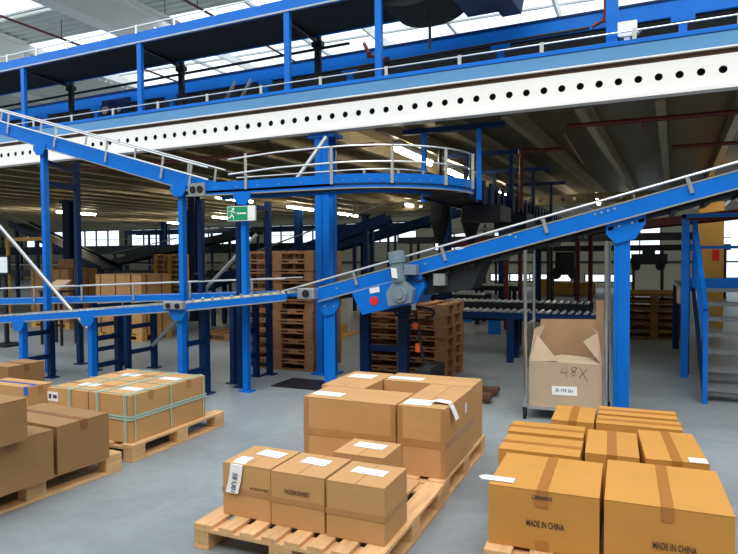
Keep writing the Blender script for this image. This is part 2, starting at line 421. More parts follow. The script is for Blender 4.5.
for x in (-15.9, -13.1, -10.35, -7.52, -4.72):
    MB().box(x-.05, x+.05, 8.5, 8.56, -.04, 4.9-T_+zt(x)).box(x-.09, x+.09, 8.48, 8.58, 4.72-T_+zt(x), 4.8-T_+zt(x)).bar((x, YF+.06, 4.88-T_+zt(x)), (x, 8.5, 4.80-T_+zt(x)), .05, .05).build('rear_post', DARK, tc)
MB().bar((X0, 8.6, 4.80-T_), (-4.2, 8.6, 4.93-T_), .035, .035).build('side_bar', DARK, tc)
# black curved hood and tail below the top conveyor's end
cu = [(-3.3,7.5,5.2-T_)]+[(-2.75+.5*math.cos(PI+PI*k/14), 7.5, 5.06-T_+.2*math.sin(PI+PI*k/14)) for k in range(15)]+[(-2.2,7.5,5.2-T_),(-2.2,7.5,5.6-T_),(-3.3,7.5,5.6-T_)]
MB().prism(cu, (0,.85,0)).build('curved_hood', BLACK, tc)
o = MB().box(-.06,.06,-.06,.06,0,1.5).build('support_post', BLUE); o.location = (-.315, YF+.1, 3.745)
# the tall right-hand post of a chute frame above the view
cf = empty('chute_frame', (-.315, YF+.1, 3.745)); tag(cf, 'blue post rising from the edge conveyor beside the pale sensor box, with steel head plate', 'post')
o.parent = cf; o.location = (0, 0, 0)
MB().box(-.12, .12, -.09, -.065, 1.42, 1.6).build('head_plate', GALV, cf)
ch = empty('hanging_chute', (-1.9, 8.1, 4.9)); tag(ch, 'black hanging chute with slanted sides at top centre beside the skylights', 'chute')
MB().prism([(-.62,-.3,.7),(.5,-.3,.7),(.36,-.3,-.02),(.1,-.3,-.02),(.05,-.3,.06),(-.38,-.3,.06)], (0,.7,0)).build('hopper', BLUED, ch)
MB().bar((.56,-.3,.6),(.62,-.3,.1),.05,.02).bar((.7,-.3,.6),(.76,-.3,.1),.05,.02).bar((-.9,-.2,.6),(-.72,-.2,.1),.03,.03).bar((-.72,-.2,.1),(-.72,-.2,-.5),.03,.03).build('hanger_bars', DARK, ch)

# little ladder leaning against the raised conveyor
ld = empty('short_ladder', (-6.75, 8.3, 3.72)); tag(ld, 'short grey ladder leaning by the raised conveyor, left of centre', 'ladder')
MB().bar((0,0,0),(.12,.6,1.0),.03,.05).build('side_rail', GALV, ld); MB().bar((.34,0,0),(.46,.6,1.0),.03,.05).build('side_rail', GALV, ld)
for k in range(4):
    t = (k+.6)/4.4; MB().bar((.12*t,.6*t,t),(.34+.12*t,.6*t,t),.03,.02).build('rung', GALV, ld)
# drive on the raised conveyor
dv = empty('conveyor_drive', (-9.55, 8.82, 4.42)); tag(dv, 'grey drive unit with round housing on the raised conveyor at left', 'motor')
MB().box(-.3,.3,.12,.178,.28,.36).box(-.3,-.05,0,.14,-.05,.32).box(.05,.3,0,.14,-.05,.25).build('gearbox', BLUED, dv); MB().cyl((-.18,-.04,.12),(-.18,.0,.12),.08,16).build('flange_cap', GALV, dv); MB().cyl((.18,-.02,.1),(.18,.0,.1),.05,12).build('flange_cap', GALV, dv)

# ---- curved conveyor below
ARC = [(-3.2, 7.6, 1.3)]
def arc_pts(R, z, n=24, ext=0.):
    return [(-3.2+R*math.sin(a), 7.6-R*math.cos(a), z) for a in [PI/2*i/n for i in range(n+1)]]
cv = empty('curved_conveyor', (-3.2, 6.3, 0)); tag(cv, 'blue curved conveyor bend with double steel rails below the white perforated beam', 'conveyor')
CO = V((-3.2, 6.3, 0))
def rel(pts, o=CO): return [V(p)-o for p in pts]
start = [(-5.12, 6.3, 2.41)]
outer = start + arc_pts(1.3, 2.41); inner = [(-5.12, 6.86, 2.41)] + arc_pts(.74, 2.41)
MB().ribbon(rel(outer), .16, .03).build('outer_side_panel', BLUE, cv)
MB().ribbon(rel(inner), .16, -.03).build('inner_side_panel', BLUE, cv)
m = MB()
for (a, b), (c, d) in zip(zip(outer, outer[1:]), zip(inner, inner[1:])):
    a, b, c, d = [V(p)-CO+V((0,0,.03)) for p in (a, b, c, d)]
    m.poly([a,b,d,c,a+V((0,0,.03)),b+V((0,0,.03)),d+V((0,0,.03)),c+V((0,0,.03))], [(0,3,2,1),(4,5,6,7),(0,1,5,4),(1,2,6,5),(2,3,7,6),(3,0,4,7)])
m.build('belt', BELT, cv)
MB().ribbon(rel([(x_, y_-.008, 2.405) for x_, y_, z_ in outer]), .014, .01).build('edge_trim', GALV, cv)
for h_, nm in ((2.88, 'hand_rail'), (2.70, 'hand_rail')):
    MB().tube(rel([(-4.6, 6.28, h_-.05), (-3.9, 6.28, h_-.01)] + [(-3.2+1.31*math.sin(a), 7.6-1.31*math.cos(a), h_) for a in [PI/2*i/20 for i in range(21)]]), .011).build(nm, STEEL, cv)
MB().tube(rel([(-4.9, 6.86, 2.69)] + [(-3.2+.76*math.sin(a), 7.6-.76*math.cos(a), 2.69) for a in [PI/2*i/12 for i in range(13)]]), .009).build('hand_rail', STEEL, cv)
for a in (-1, 0., .53, 1.05, 1.5):
    p = (-3.2+1.315*math.sin(a), 7.6-1.315*math.cos(a)) if a >= 0 else (-4.35, 6.28)
    m = MB().bar(V((p[0], p[1], 2.46))-CO, V((p[0], p[1], 2.89))-CO, .035, .012).build('rail_bracket', STEEL, cv)
for a in (.2, .75, 1.25):
    p = (-3.2+.76*math.sin(a), 7.6-.76*math.cos(a)); MB().bar(V((p[0], p[1], 2.5))-CO, V((p[0], p[1], 2.7))-CO, .03, .012).build('rail_bracket', STEEL, cv)
# joint boxes and knee plates where legs meet
def leg(x, y, zt_, m_, parent, off, w_=.1, d_=.08, foot=True, name='support_leg', plate=True):
    w_ *= .8
    m = MB().box(x-w_/2-off.x, x+w_/2-off.x, y-d_/2-off.y, y+d_/2-off.y, .015-off.z, zt_-off.z)
    if foot: m.box(x-w_/2-.05-off.x, x+w_/2+.05-off.x, y-d_/2-.03-off.y, y+d_/2+.03-off.y, 0-off.z, .015-off.z)
    o = m.build(name, m_, parent)
    return o
def knee(x, y, z, parent, off, w_=.24, h_=.14):
    MB().prism([V((x-w_/2, y-.02, z))-off, V((x+w_/2, y-.02, z))-off, V((x+w_/2, y-.02, z-h_*.45))-off, V((x+w_*.25, y-.02, z-h_))-off, V((x-w_*.25, y-.02, z-h_))-off, V((x-w_/2, y-.02, z-h_*.45))-off], (0,.02,0)).build('knee_plate', BLUE, parent)
leg(-4.41, 6.34, 2.41, BLUE, cv, CO, .085); knee(-4.41, 6.3, 2.42, cv, CO)
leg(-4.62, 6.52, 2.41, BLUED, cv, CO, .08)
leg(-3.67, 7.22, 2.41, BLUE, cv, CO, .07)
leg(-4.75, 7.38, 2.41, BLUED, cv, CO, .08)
MB().bar(V((-4.62,6.86,2.3))-CO, V((-4.75,7.38,2.3))-CO, .05, .06).build('cross_bar', BLUED, cv)
MB().cyl(V((-4.2, 6.95, 2.45))-CO, V((-3.82, 7.36, 3.22))-CO, .028).build('brace', GALV, cv)
MB().box(-5.2+3.2, -4.95+3.2, -.035, -.005, 2.41, 2.57).build('joint_box', GALV, cv)
for q_ in (-5.13, -5.02): MB().cyl((q_+3.2,-.045,2.49),(q_+3.2,-.03,2.49),.045,16).build('roller_cap', BLACK, cv)
for x_, z_ in ((-4.7,2.53),(-4.1,2.5),(-3.75,2.53),(-3.6,2.53),(-3.3,2.5),(-3.9,2.53)):
    pass
m = MB()
for k in range(14):
    a = k/14*PI/2; 
    m.cyl(V((-3.2+1.302*math.sin(a), 7.6-1.302*math.cos(a), 2.5))-CO, V((-3.2+1.308*math.sin(a), 7.6-1.308*math.cos(a), 2.5))-CO, .008, 6)
for x_ in (-4.8, -4.5, -4.2, -3.9, -3.6): m.cyl((x_+3.2, -.005, 2.5), (x_+3.2, .0, 2.5), .009, 6)
m.build('bolts', GALV, cv)

# receding conveyor after the bend
rc = empty('hanging_conveyor', (-2.17, 7.6, 2.4)); tag(rc, 'dark blue conveyor hung from the deck, running away behind the curved bend', 'conveyor')
for x_ in (.17, -.42): MB().box(x_, x_+.03, .03, 11, -.02, .2).build('side_panel', BLUED, rc)
MB().box(-.39, .17, .03, 11, 0, .04).build('belt_tray', BLACK, rc)
for k in range(26): MB().box(.2, .23, .3+k*.42, .44+k*.42, -.06, .26).build('rib', BLUED, rc)
for k, yy in enumerate((.25, 2.4, 4.6, 7.2)):
    [MB().box(q_, q_+.06, yy, yy+.06, -.04, .9).build('hanger_post', BLUE if k == 0 else BLUED, rc) for q_ in (.24, -.5)]  # hangers further back take the blue with shade in its colour
    MB().box(-.75, .6, yy-.02, yy+.08, .86, .925).build('hanger_bar', BLUED, rc)
for k, (x_, yy, z_) in enumerate(((.05, 1.2, -.25), (.1, 3.1, -.3), (-.2, 5.5, -.3))):
    MB().box(x_-.25, x_+.3, yy, yy+.8, z_, -.03).build('drive_box', DARK, rc)

# ---- descending conveyor upper left
ul = empty('descending_conveyor', (-8.7, 6.3, 0)); UO = V((-8.7, 6.3, 0)); tag(ul, 'blue conveyor with double steel rails sloping down from the left edge to the bend', 'conveyor')
A0 = V((-10.4, 6.3, 3.95)); A1 = V((-5.14, 6.3, 2.46))
sl = (A1-A0)/(A1.x-A0.x)
def on(x, dy=0, dz=0): return A0 + sl*(x-A0.x) + V((0, dy, dz)) - UO
def sloped(m, f, x0, x1, dy0, dy1, z0, z1):
    vs = [f(x0,dy0,z0),f(x1,dy0,z0),f(x1,dy1,z0),f(x0,dy1,z0),f(x0,dy0,z1),f(x1,dy0,z1),f(x1,dy1,z1),f(x0,dy1,z1)]
    return m.poly(vs, [(0,3,2,1),(4,5,6,7),(0,1,5,4),(1,2,6,5),(2,3,7,6),(3,0,4,7)])
sloped(MB(), on, -10.4, -5.14, 0, .03, 0, .17).build('side_panel', BLUE, ul)
sloped(MB(), on, -10.4, -5.14, .55, .58, 0, .17).build('side_panel', BLUE, ul)
sloped(MB(), on, -10.4, -5.14, .03, .55, .02, .05).build('belt', BELT, ul)
sloped(MB(), on, -10.4, -5.14, -.008, 0, -.004, .01).build('edge_trim', GALV, ul)
for dy, zz in ((-.02, .36), (-.02, .21), (.6, .36)):
    MB().cyl(on(-10.4, dy, zz), on(-4.9 if dy < 0 else -5.1, dy, zz), .011).build('hand_rail', STEEL, ul)
for x in (-9.4, -8.5, -7.55, -6.6, -5.65, -5.2):
    MB().bar(on(x, -.02, .06), on(x+.05, -.02, .37), .03, .012).build('rail_bracket', STEEL, ul)
    MB().bar(on(x-.1, .6, .06), on(x-.05, .6, .37), .03, .012).build('rail_bracket', STEEL, ul)
for x, y, m_ in ((-7.85, 6.36, BLUE), (-7.95, 7.0, BLUED), (-5.38, 6.36, BLUE), (-5.6, 7.0, BLUED)):
    ztp = (A0+sl*(x-A0.x)).z
    leg(x, y, ztp+.02 if y < 6.5 else ztp-.15, m_, ul, UO, .085)
    if y < 6.5: knee(x, 6.3, ztp+.03, ul, UO)
MB().bar(V((-7.85,6.4,2.72))-UO, V((-7.95,6.96,2.72))-UO, .05, .07).build('cross_bar', BLUED, ul)
MB().bar(V((-7.9,6.98,2.95))-UO, V((-7.9,6.4,3.05))-UO, .05, .05).build('cross_bar', BLUED, ul)
MB().cyl(V((-8.9, 6.22, 2.35))-UO, V((-6.85, 6.22, .62))-UO, .026).build('brace', GALV, ul)
MB().cyl(V((-4.75, 7.1, 1.95))-UO, V((-6.6, 7.1, .35))-UO, .026).build('brace', GALV, ul)

# ---- lower incline
ic = empty('incline_conveyor', (-3.4, 6.6, 0)); IO = V((-3.4, 6.6, 0)); tag(ic, 'long bright blue incline conveyor climbing to the right with steel rail and motor', 'conveyor')
B0 = V((-3.62, 6.6, 1.085)); B1 = V((2.4, 6.6, 2.66)); bs = (B1-B0)/(B1.x-B0.x)
def oi_(x, dy=0, dz=0): return B0 + bs*(x-B0.x) + V((0, dy, dz)) - IO
sloped(MB(), oi_, -3.55, 2.4, 0, .035, 0, .158).build('side_panel', BLUE, ic)
sloped(MB(), oi_, -3.55, 2.4, .56, .595, 0, .158).build('side_panel', BLUE, ic)
sloped(MB(), oi_, -3.55, 2.4, .035, .56, .10, .13).build('belt', BELT, ic)
sloped(MB(), oi_, -3.55, 2.4, -.012, .0, -.004, .012).build('edge_trim', GALV, ic)
sloped(MB(), oi_, -3.55, 2.4, .012, .03, .165, .178).build('edge_trim', STEEL, ic)
sloped(MB(), oi_, -3.3, 2.4, .06, .54, -.035, .0).build('return_tray', BLACK, ic)
m = MB()
for k in range(20):
    x = -3.1+k*.28; sloped(m, oi_, x, x+.05, .035, .56, -.07, -.035)
m.build('cross_strut', DARK, ic)
MB().cyl(oi_(-4.1, -.02, .245), oi_(2.4, -.02, .245), .012).build('hand_rail', STEEL, ic)
MB().cyl(oi_(-3.9, .6, .17), oi_(2.4, .6, .17), .009).build('hand_rail', STEEL, ic)
for x in (-3.05, -1.98, -.9, .42, 1.5):
    MB().bar(oi_(x+.02, -.018, .075), oi_(x-.03, -.018, .25), .035, .012).build('rail_bracket', GALV, ic)
for x, dz in ((-3.3,.1),(-2.2,.1),(-1.2,.12),(-.42,.13),(-.36,.13),(-.3,.13),(-.24,.13),(.9,.12)):
    MB().cyl(oi_(x, -.008, dz), oi_(x, .0, dz), .012, 8).build('bolt', GALV, ic)
# legs
def bigleg(x, zt_, w_=.125):
    m = MB().box(x-w_/2+3.4, x+w_/2+3.4, .06, .075, .015, zt_).box(x-w_/2+3.4-.03, x-w_/2+3.4, .06, .22, .015, zt_-.08).box(x-w_/2-.1+3.4, x+w_/2+.06+3.4, -.0, .34, 0, .015)
    m.build('support_leg', BLUE, ic, .004)
bigleg(-.155, 1.97, .12); bigleg(-3.42, 1.06, .12)
def hexplate(x, z, w_, h_, y=-.0):
    P = [(-.5,0),(-.5,-.45),(-.25,-1),(.25,-1),(.5,-.45),(.5,0)]
    sh = .25*w_/2
    MB().prism([(x+a*w_+3.4, .035, z+b*h_+a*w_*.26) for a, b in P], (0,.022,0)).build('knee_plate', BLUE, ic)
hexplate(-.14, 2.0, .36, .22); hexplate(-3.42, 1.115, .26, .17)
for x_, z_ in ((-.2,1.93),(-.08,1.96),(-3.48,1.05),(-3.36,1.05)):
    MB().cyl((x_+3.4,.028,z_),(x_+3.4,.036,z_),.012,8).build('bolt', GALV, ic)
# drive housing
hp = [(-3.10,1.22),(-2.97,.965),(-2.3,1.12),(-2.2,1.3),(-2.25,1.45)]
MB().prism([(a+3.4, -.02, b-.0) for a, b in hp], (0,.5,0)).build('drive_housing', BLUE, ic, .006)
MB().cyl((-2.81+3.4,-.03,1.135),(-2.81+3.4,-.02,1.135),.052,24).build('red_disc', RED, ic)
MB().prism([(-2.86+3.4,-.025,1.215),(-2.74+3.4,-.025,1.24),(-2.75+3.4,-.025,1.30),(-2.87+3.4,-.025,1.275)], (0,.005,0)).build('sticker', PAPER, ic)
# geared motor
mt = MB()
mt.prism([(-2.60+3.4,-.13,1.08),(-2.32+3.4,-.13,1.13),(-2.30+3.4,-.13,1.28),(-2.40+3.4,-.13,1.37),(-2.54+3.4,-.13,1.35),(-2.62+3.4,-.13,1.24)], (0,.11,0))
mt.cyl((-2.45+3.4,-.16,1.215),(-2.45+3.4,-.13,1.215),.085,24).cyl((-2.45+3.4,-.175,1.215),(-2.45+3.4,-.16,1.215),.045,20)
for k in range(6):
    a = k*PI/3; mt.cyl((-2.45+3.4+.068*math.cos(a),-.168,1.215+.068*math.sin(a)),(-2.45+3.4+.068*math.cos(a),-.16,1.215+.068*math.sin(a)),.009,6)
gb = mt.build('gearbox', MOTOR, ic, .006)
mm = MB(); mm.cyl((-2.47+3.4,-.09,1.36),(-2.50+3.4,-.09,1.62),.075,20)
for k in range(14):
    a = 2*PI*k/14; dx, dy = .088*math.cos(a), .088*math.sin(a)
    mm.bar((-2.472+3.4+dx*.88,-.09+dy*.88,1.38),(-2.493+3.4+dx*.88,-.09+dy*.88,1.56),.012,.012)
mm.cyl((-2.497+3.4,-.09,1.57),(-2.515+3.4,-.09,1.70),.092,20)
mm.box(-2.40+3.4,-2.26+3.4,-.14,-.02,1.44,1.55)
mo = mm.build('motor', MOTOR, ic, .003)
MB().prism([(-2.525+3.4,-.185,1.41),(-2.46+3.4,-.185,1.4),(-2.475+3.4,-.185,1.51),(-2.54+3.4,-.185,1.52)], (0,.012,0)).build('type_plate', PAPER, ic)
MB().tube([(-2.38+3.4,-.06,1.46),(-2.32+3.4,-.06,1.38),(-2.26+3.4,-.04,1.36),(-2.2+3.4,-.02,1.4)], .008).build('cable', BLACK, ic)
MB().prism([(-2.28+3.4,.1,1.44),(-2.28+3.4,.1,1.2),(-1.7+3.4,.1,1.28),(-1.55+3.4,.1,1.6)], (0,.4,0)).build('belt_guard', DARK, ic)
MB().box(-2.1+3.4,-1.97+3.4,-.02,.09,1.32,1.45).cyl((-2.03+3.4,-.04,1.36),(-2.03+3.4,.0,1.36),.04,14).build('light_barrier', GALV, ic)
# joint at foot of the incline
MB().box(-3.78+3.4,-3.55+3.4,-.11,.02,1.14,1.27).build('joint_box', GALV, ic, .01)
MB().cyl((-3.66+3.4,-.125,1.205),(-3.66+3.4,-.11,1.205),.045,18).build('roller_cap', BLACK, ic)

# ---- low front conveyor
lf = empty('low_conveyor', (-8, 5.6, 0)); LO = V((-8, 5.6, 0)); tag(lf, 'low blue roller conveyor on H-shaped leg frames, nearest the left edge', 'conveyor')
path = [V((-8.8,5.6,.70)), V((-4.77,5.6,1.035))]
path2 = [V((-4.70,5.6,1.04)), V((-3.8,6.28,1.13))]
def conv(parent, off, a, b, width, m_belt, h=.085, rollers=True, rail=0.):
    d = (b-a); dh = V((d.x, d.y, 0)).normalized(); n = V((-dh.y, dh.x, 0))
    for s_ in (0, width-.03):
        aa, bb = a-off+n*s_, b-off+n*s_
        MB().poly([aa,bb,bb+n*.03,aa+n*.03,aa+V((0,0,h)),bb+V((0,0,h)),bb+n*.03+V((0,0,h)),aa+n*.03+V((0,0,h))],[(0,3,2,1),(4,5,6,7),(0,1,5,4),(1,2,6,5),(2,3,7,6),(3,0,4,7)]).build('side_panel', BLUE, parent)
    MB().bar(a-off-n*.004+V((0,0,.005)), b-off-n*.004+V((0,0,.005)), .008, .014).build('edge_trim', GALV, parent)
    aa, bb = a-off+n*width/2+V((0,0,h-.02)), b-off+n*width/2+V((0,0,h-.02))
    MB().bar(aa+V((0,0,.014)) if rollers else aa, bb+V((0,0,.014)) if rollers else bb, width*.55, .024).build('belt', m_belt, parent)
    if rollers:
        L_ = d.length; k = int(L_/.11); m = MB()
        for i in range(k):
            p = a-off+d*((i+.5)/k)+V((0,0,h+.006))
            MB().cyl(p+n*.02, p+n*(width-.02), .018, 8).build('roller', STEEL, parent)
    if rail:
        for s_ in (-.01, width+.01):
            MB().cyl(a-off+n*s_+V((0,0,h+rail)), b-off+n*s_+V((0,0,h+rail)), .01).build('hand_rail', STEEL, parent)
        k = max(2, int(d.length/.95))
        for i in range(k):
            p = a-off+d*((i+.5)/k); 
            MB().bar(p-n*.012+V((0,0,.03)), p-n*.012+V((0,0,h+rail)), .03, .012).build('rail_bracket', GALV, parent)
conv(lf, LO, path[0], path[1], .5, BELTY)
conv(lf, LO, path2[0], path2[1], .5, BELTY)
for x, zt_ in ((-7.45,.80),(-6.22,.91),(-4.82,1.03)):
    leg(x, 5.66, zt_, BLUE, lf, LO, .085); knee(x, 5.6, zt_+.03, lf, LO, .22, .13)
    leg(x+.02, 6.06, zt_-.02, BLUED, lf, LO, .08)
    for zz in (.3, .64): MB().bar(V((x,5.7,zz))-LO, V((x,6.02,zz))-LO, .04, .06).build('cross_bar', BLUED, lf)
MB().box(-4.98+8,-4.7+8,-.07,-.0,1.06,1.15).build('joint_box', GALV, lf, .01)
for q_ in (-4.9, -4.77): MB().cyl((q_+8,-.085,1.1),(q_+8,-.07,1.1),.03,14).build('roller_cap', BLACK, lf)
# ---- low rear conveyor
lr = empty('low_conveyor', (-8, 6.5, 0)); RO = V((-8, 6.5, 0)); tag(lr, 'second low blue conveyor with sand-coloured belt, behind the front roller conveyor', 'conveyor')
conv(lr, RO, V((-10.8,6.55,.86)), V((-4.0,6.6,1.13)), .42, BELTY, .09, False, .16)
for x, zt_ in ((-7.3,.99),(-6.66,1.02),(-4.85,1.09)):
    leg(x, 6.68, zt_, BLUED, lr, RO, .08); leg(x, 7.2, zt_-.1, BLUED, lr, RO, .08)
    for zz in (.3, .66): MB().bar(V((x,6.72,zz))-RO, V((x,7.16,zz))-RO, .04, .06).build('cross_bar', BLUED, lr)
    MB().bar(V((x,6.66,zt_-.05))-RO, V((x,7.2,zt_-.05))-RO, .05, .05).build('cross_bar', BLUED, lr)
for x0_, x1_, yy in ((-4.35,-3.5,7.25),(-3.3,-2.75,7.0)):
    pass

# platform frames behind the incline foot
fr = empty('leg_frame', (-3.1, 7.05, 0)); tag(fr, 'dark blue leg frame with cross bars below the incline motor', 'frame')
for x_, y_ in ((-.12, .2), (.4, .2)): MB().box(x_-.06, x_+.06, y_-.05, y_+.05, 0, 1.08 if x_ < 0 else 1.16).build('upright', BLUED, fr)
for z_ in (.45, .95): MB().box(-.06, .34, .17, .23, z_, z_+.07).build('cross_bar', BLUED, fr)

# ---- exit sign
sg = empty('exit_sign', (-4.385, 6.24, 2.17)); tag(sg, 'green emergency exit sign with running figure, mounted on blue post', 'sign')
MB().box(-.165, .145, 0, .03, -.085, .085).build('panel', SIGNW, sg)
MB().box(-.158, .065, -.002, 0, -.078, .078).build('green_field', GREEN, sg)
MB().box(-.055, .05, -.004, -.002, -.008, .008).build('arrow', SIGNW, sg)
m = MB(); m.cyl((-.095,-.005,.052),(-.095,-.002,.052),.014,12)
for a, b, w_ in (((-.1,.035),(-.112,-.01),.024),((-.112,-.01),(-.09,-.04),.013),((-.09,-.04),(-.088,-.07),.012),((-.112,-.01),(-.13,-.045),.013),((-.13,-.045),(-.152,-.047),.012),((-.102,.03),(-.075,.008),.01),((-.104,.03),(-.135,.03),.01),((-.135,.03),(-.145,.008),.009)):
    m.bar((a[0],-.003,a[1]),(b[0],-.003,b[1]),.003,w_,)
m.build('running_figure', SIGNW, sg)
MB().box(.07, .132, -.003, 0, -.06, .07).build('door_symbol', SIGNW, sg)
sg.scale = (1.28, 1, 1.05)

# ------------------------------------------------------------------ sprinkler pipes under deck
def pipe(pts, r_, label, drops=()):
    m = MB().tube(pts, r_)
    for p in pts[1:-1]: m.cyl((p[0]-.0, p[1], p[2]-r_*1.3), (p[0], p[1], p[2]+r_*1.3), r_*1.5)
    for p in drops: m.cyl(p, (p[0], p[1], p[2]-.12), .012)
    o = m.build('sprinkler_pipe', PIPE); tag(o, label, 'pipe'); return o
pipe([(-.85,8.1,3.24),(3.2,8.1,3.24)], .03, 'dark red sprinkler pipe close behind the white beam at right', [(.0,8.1,3.24),(1.0,8.1,3.24)])
pipe([(-.95,8.5,3.24),(-.95,11.5,3.24)], .025, 'dark red sprinkler branch pipe running away under the deck, right of the hangers')
pipe([(-1.55,8.9,2.3),(-1.55,8.9,3.1),(-.99,8.9,3.1)], .028, 'rust-red riser pipe beside the blue hanger posts')
pipe([(.4,10.2,3.22),(4,10.2,3.22)], .028, 'dark red cross pipe under the deck at far right')
pipe([(-9.5,8.0,3.2),(-3.4,8.0,3.2)], .03, 'long dark red pipe behind the white beam left of the column')
pipe([(-3.6,9.0,4.45),(-3.6,9.0,4.66),(-3.9,9.0,4.78),(-4.0,9.02,4.98)], .03, 'small red pipe elbow on the raised conveyor near centre')
pipe([(-.62,8.84,4.66),(-.45,8.84,4.74),(-.45,8.84,5.4)], .025, 'dark red pipe bending upward from the raised conveyor at top right')
tag(MB().cyl((-4.4,9.02,4.62),(-.65,8.84,4.66),.022).build('cable_conduit', DARK), 'thin dark conduit running along the raised conveyor at the top', 'conduit')

# ------------------------------------------------------------------ fluorescent lamps under deck
lampdata = [(-3.3,8.6,'nearest bright fluorescent lamp above the curved conveyor'),(-3.3,11.2,'fluorescent lamp second away in the row above the bend'),
 (-3.3,15.6,'fluorescent lamp third away in the row above the bend'),(-10.2,13.4,'fluorescent lamp behind the exit sign, nearest in its row'),
 (-10.2,20.6,'small distant fluorescent lamp left of the column'),(-10.2,17,'fluorescent lamp between exit sign and column'),
 (-18.2,15.2,'long fluorescent lamp beside the leftmost tall blue post'),(-19.6,22.2,'distant fluorescent lamp left of the post beside the exit sign'),
 (-15.4,20.0,'faint fluorescent lamp deep under the deck at left'),(-6.6,18.0,'faint fluorescent lamp deep under the deck behind the bend'),
 (2.2,14,'fluorescent lamp under the deck above the stairs'),(-1.2,19,'distant fluorescent lamp seen above the incline conveyor')]
proto = None
for x, y, lb in lampdata:
    if proto is None:
        proto = empty('fluorescent_lamp'); MB().box(-.06,.06,-.05,1.65,.03,.09).build('housing', RAFT, proto)
        MB().cyl((0,0,0),(0,1.6,0),.042).build('tube', TUBE, proto); L_ = proto
    else: L_ = copy_tree(proto)
    L_.location = (x, y, 3.22); tag(L_, lb, 'lamp')

# ------------------------------------------------------------------ pallets
def pallet(name, lx, ly, nb, bw, m_=WOOD, edge_w=None, z=0):
    """boards run along local y; origin at the front-left bottom corner"""
    r = empty(name)
    ew = edge_w or bw
    widths = [ew]+[bw]*(nb-2)+[ew]; gap = (lx-sum(widths))/(nb-1); x = 0
    for i, w_ in enumerate(widths):
        MB().box(x, x+w_, 0, ly, .122, .144).build('deck_board', m_, r, .003); x += w_+gap
    for y in (0, ly/2-.0725, ly-.145):
        MB().box(0, lx, y, y+.145, .1, .1218).build('cross_board', m_, r, .002)
        for xx in (0, lx/2-.0725, lx-.1):
            wdt = .145 if xx == lx/2-.0725 else .1
            MB().box(xx+.001, xx+wdt-.001, y+.002, y+.143, .022, .0998).build('support_block', m_, r, .002)
    for xx in (0, lx/2-.0725, lx-.1):
        wdt = .145 if xx == lx/2-.0725 else .1
        MB().box(xx, xx+wdt, 0, ly, 0, .0218).build('bottom_board', m_, r, .002)
    return r
def put(r, x, y, rz, label): r.location = (x, y, 0); r.rotation_euler.z = rz; tag(r, label, 'pallet'); return r
put(pallet('wooden_pallet', 1.14, 1.13, 8, .095, WOOD, .125), -2.315, 2.79, 0, 'light wooden pallet in the foreground carrying the four small cartons')
put(pallet('wooden_pallet', 1.14, 1.2, 7, .1, WOOD, .12), -2.325, 3.935, 0, 'wooden pallet beneath the ring of four large cartons')
put(pallet('wooden_pallet', 1.0, 1.2, 5, .12, WOOD, .12), -4.72, 3.76, 0, 'wooden pallet under the green-strapped cartons')
put(pallet('wooden_pallet', 1.2, 1.4, 6, .12, WOOD, .12), -4.997, 2.32, math.radians(-5), 'wooden pallet at left edge under the dark brown cartons')
put(pallet('wooden_pallet', 1.18, 1.0, 6, .12, WOOD, .14), -.73, 3.115, .02, 'wooden pallet under the front orange-brown cartons at lower right')
put(pallet('wooden_pallet', 1.15, 1.1, 6, .12, WOODW, .14), -.81, 4.13, .02, 'wooden pallet under the rear orange-brown cartons at right')
put(pallet('wooden_pallet', 1.2, .9, 6, .12, WOODW, .14), -6.25, 3.85, 0, 'wooden pallet mostly hidden under the blue-taped carton at left')

def flat_pallet_mesh(m_, name='wooden_pallet'):
    m = MB()
    for i in range(5): m.box(i*.264, i*.264+.144, 0, .9, .122, .144)
    for y in (0, .378, .755):
        m.box(0, 1.2, y, y+.145, .1, .122)
        for xx in (0, .5275, 1.055): m.box(xx, xx+.145, y, y+.145, .022, .1)
        m.box(0, 1.2, y, y+.145, 0, .022)
    return m.build(name, m_)
def pallet_stack(x, y, n, rz, m_, desc, z0=0):
    first = None
    for k in range(n):
        if first is None: o = flat_pallet_mesh(m_); first = o
        else: o = first.copy(); COL.objects.link(o)
        o.location = (x+random.uniform(-.015, .015), y+random.uniform(-.015, .015), z0+k*.1445); o.rotation_euler.z = rz
        pos = 'topmost' if k == n-1 else ('lowest' if k == 0 else ORD[k]+' from the floor')
        tag(o, 'wooden pallet, %s, in stack %s' % (pos, desc), 'pallet', 'pallets stacked '+desc)
pallet_stack(-5.45, 7.75, 12, 0, WOODW, 'behind the exit-sign post')
pallet_stack(-3.5, 7.72, 7, 0, WOODW, 'behind the drive motor')
pallet_stack(-.35, 13.4, 6, 0, WOODW, 'right of the bright blue post')
pallet_stack(-9.3, 13.2, 10, 0, WOODW, 'behind the strapped carton block')
pallet_stack(-13.2, 14.3, 12, 0, WOODY, 'left of centre, yellowish, far back')
pallet_stack(-8.0, 10.0, 1, 0, WOODW, 'lying alone on the floor behind the low conveyors')
for k in range(5):
    tag(MB().box(k*.02, 1.1+k*.02, 0, .1, 0, .02+.02*(k % 3)).build('loose_plank', WOODY, loc=(-.3, 13.47+k*.17, .8685)), 'loose plank on the pallet stack right of the blue post, ' + ['frontmost','second from the front','middle one','second from the back','rearmost'][k], 'plank', 'loose planks on the far pallet stack')

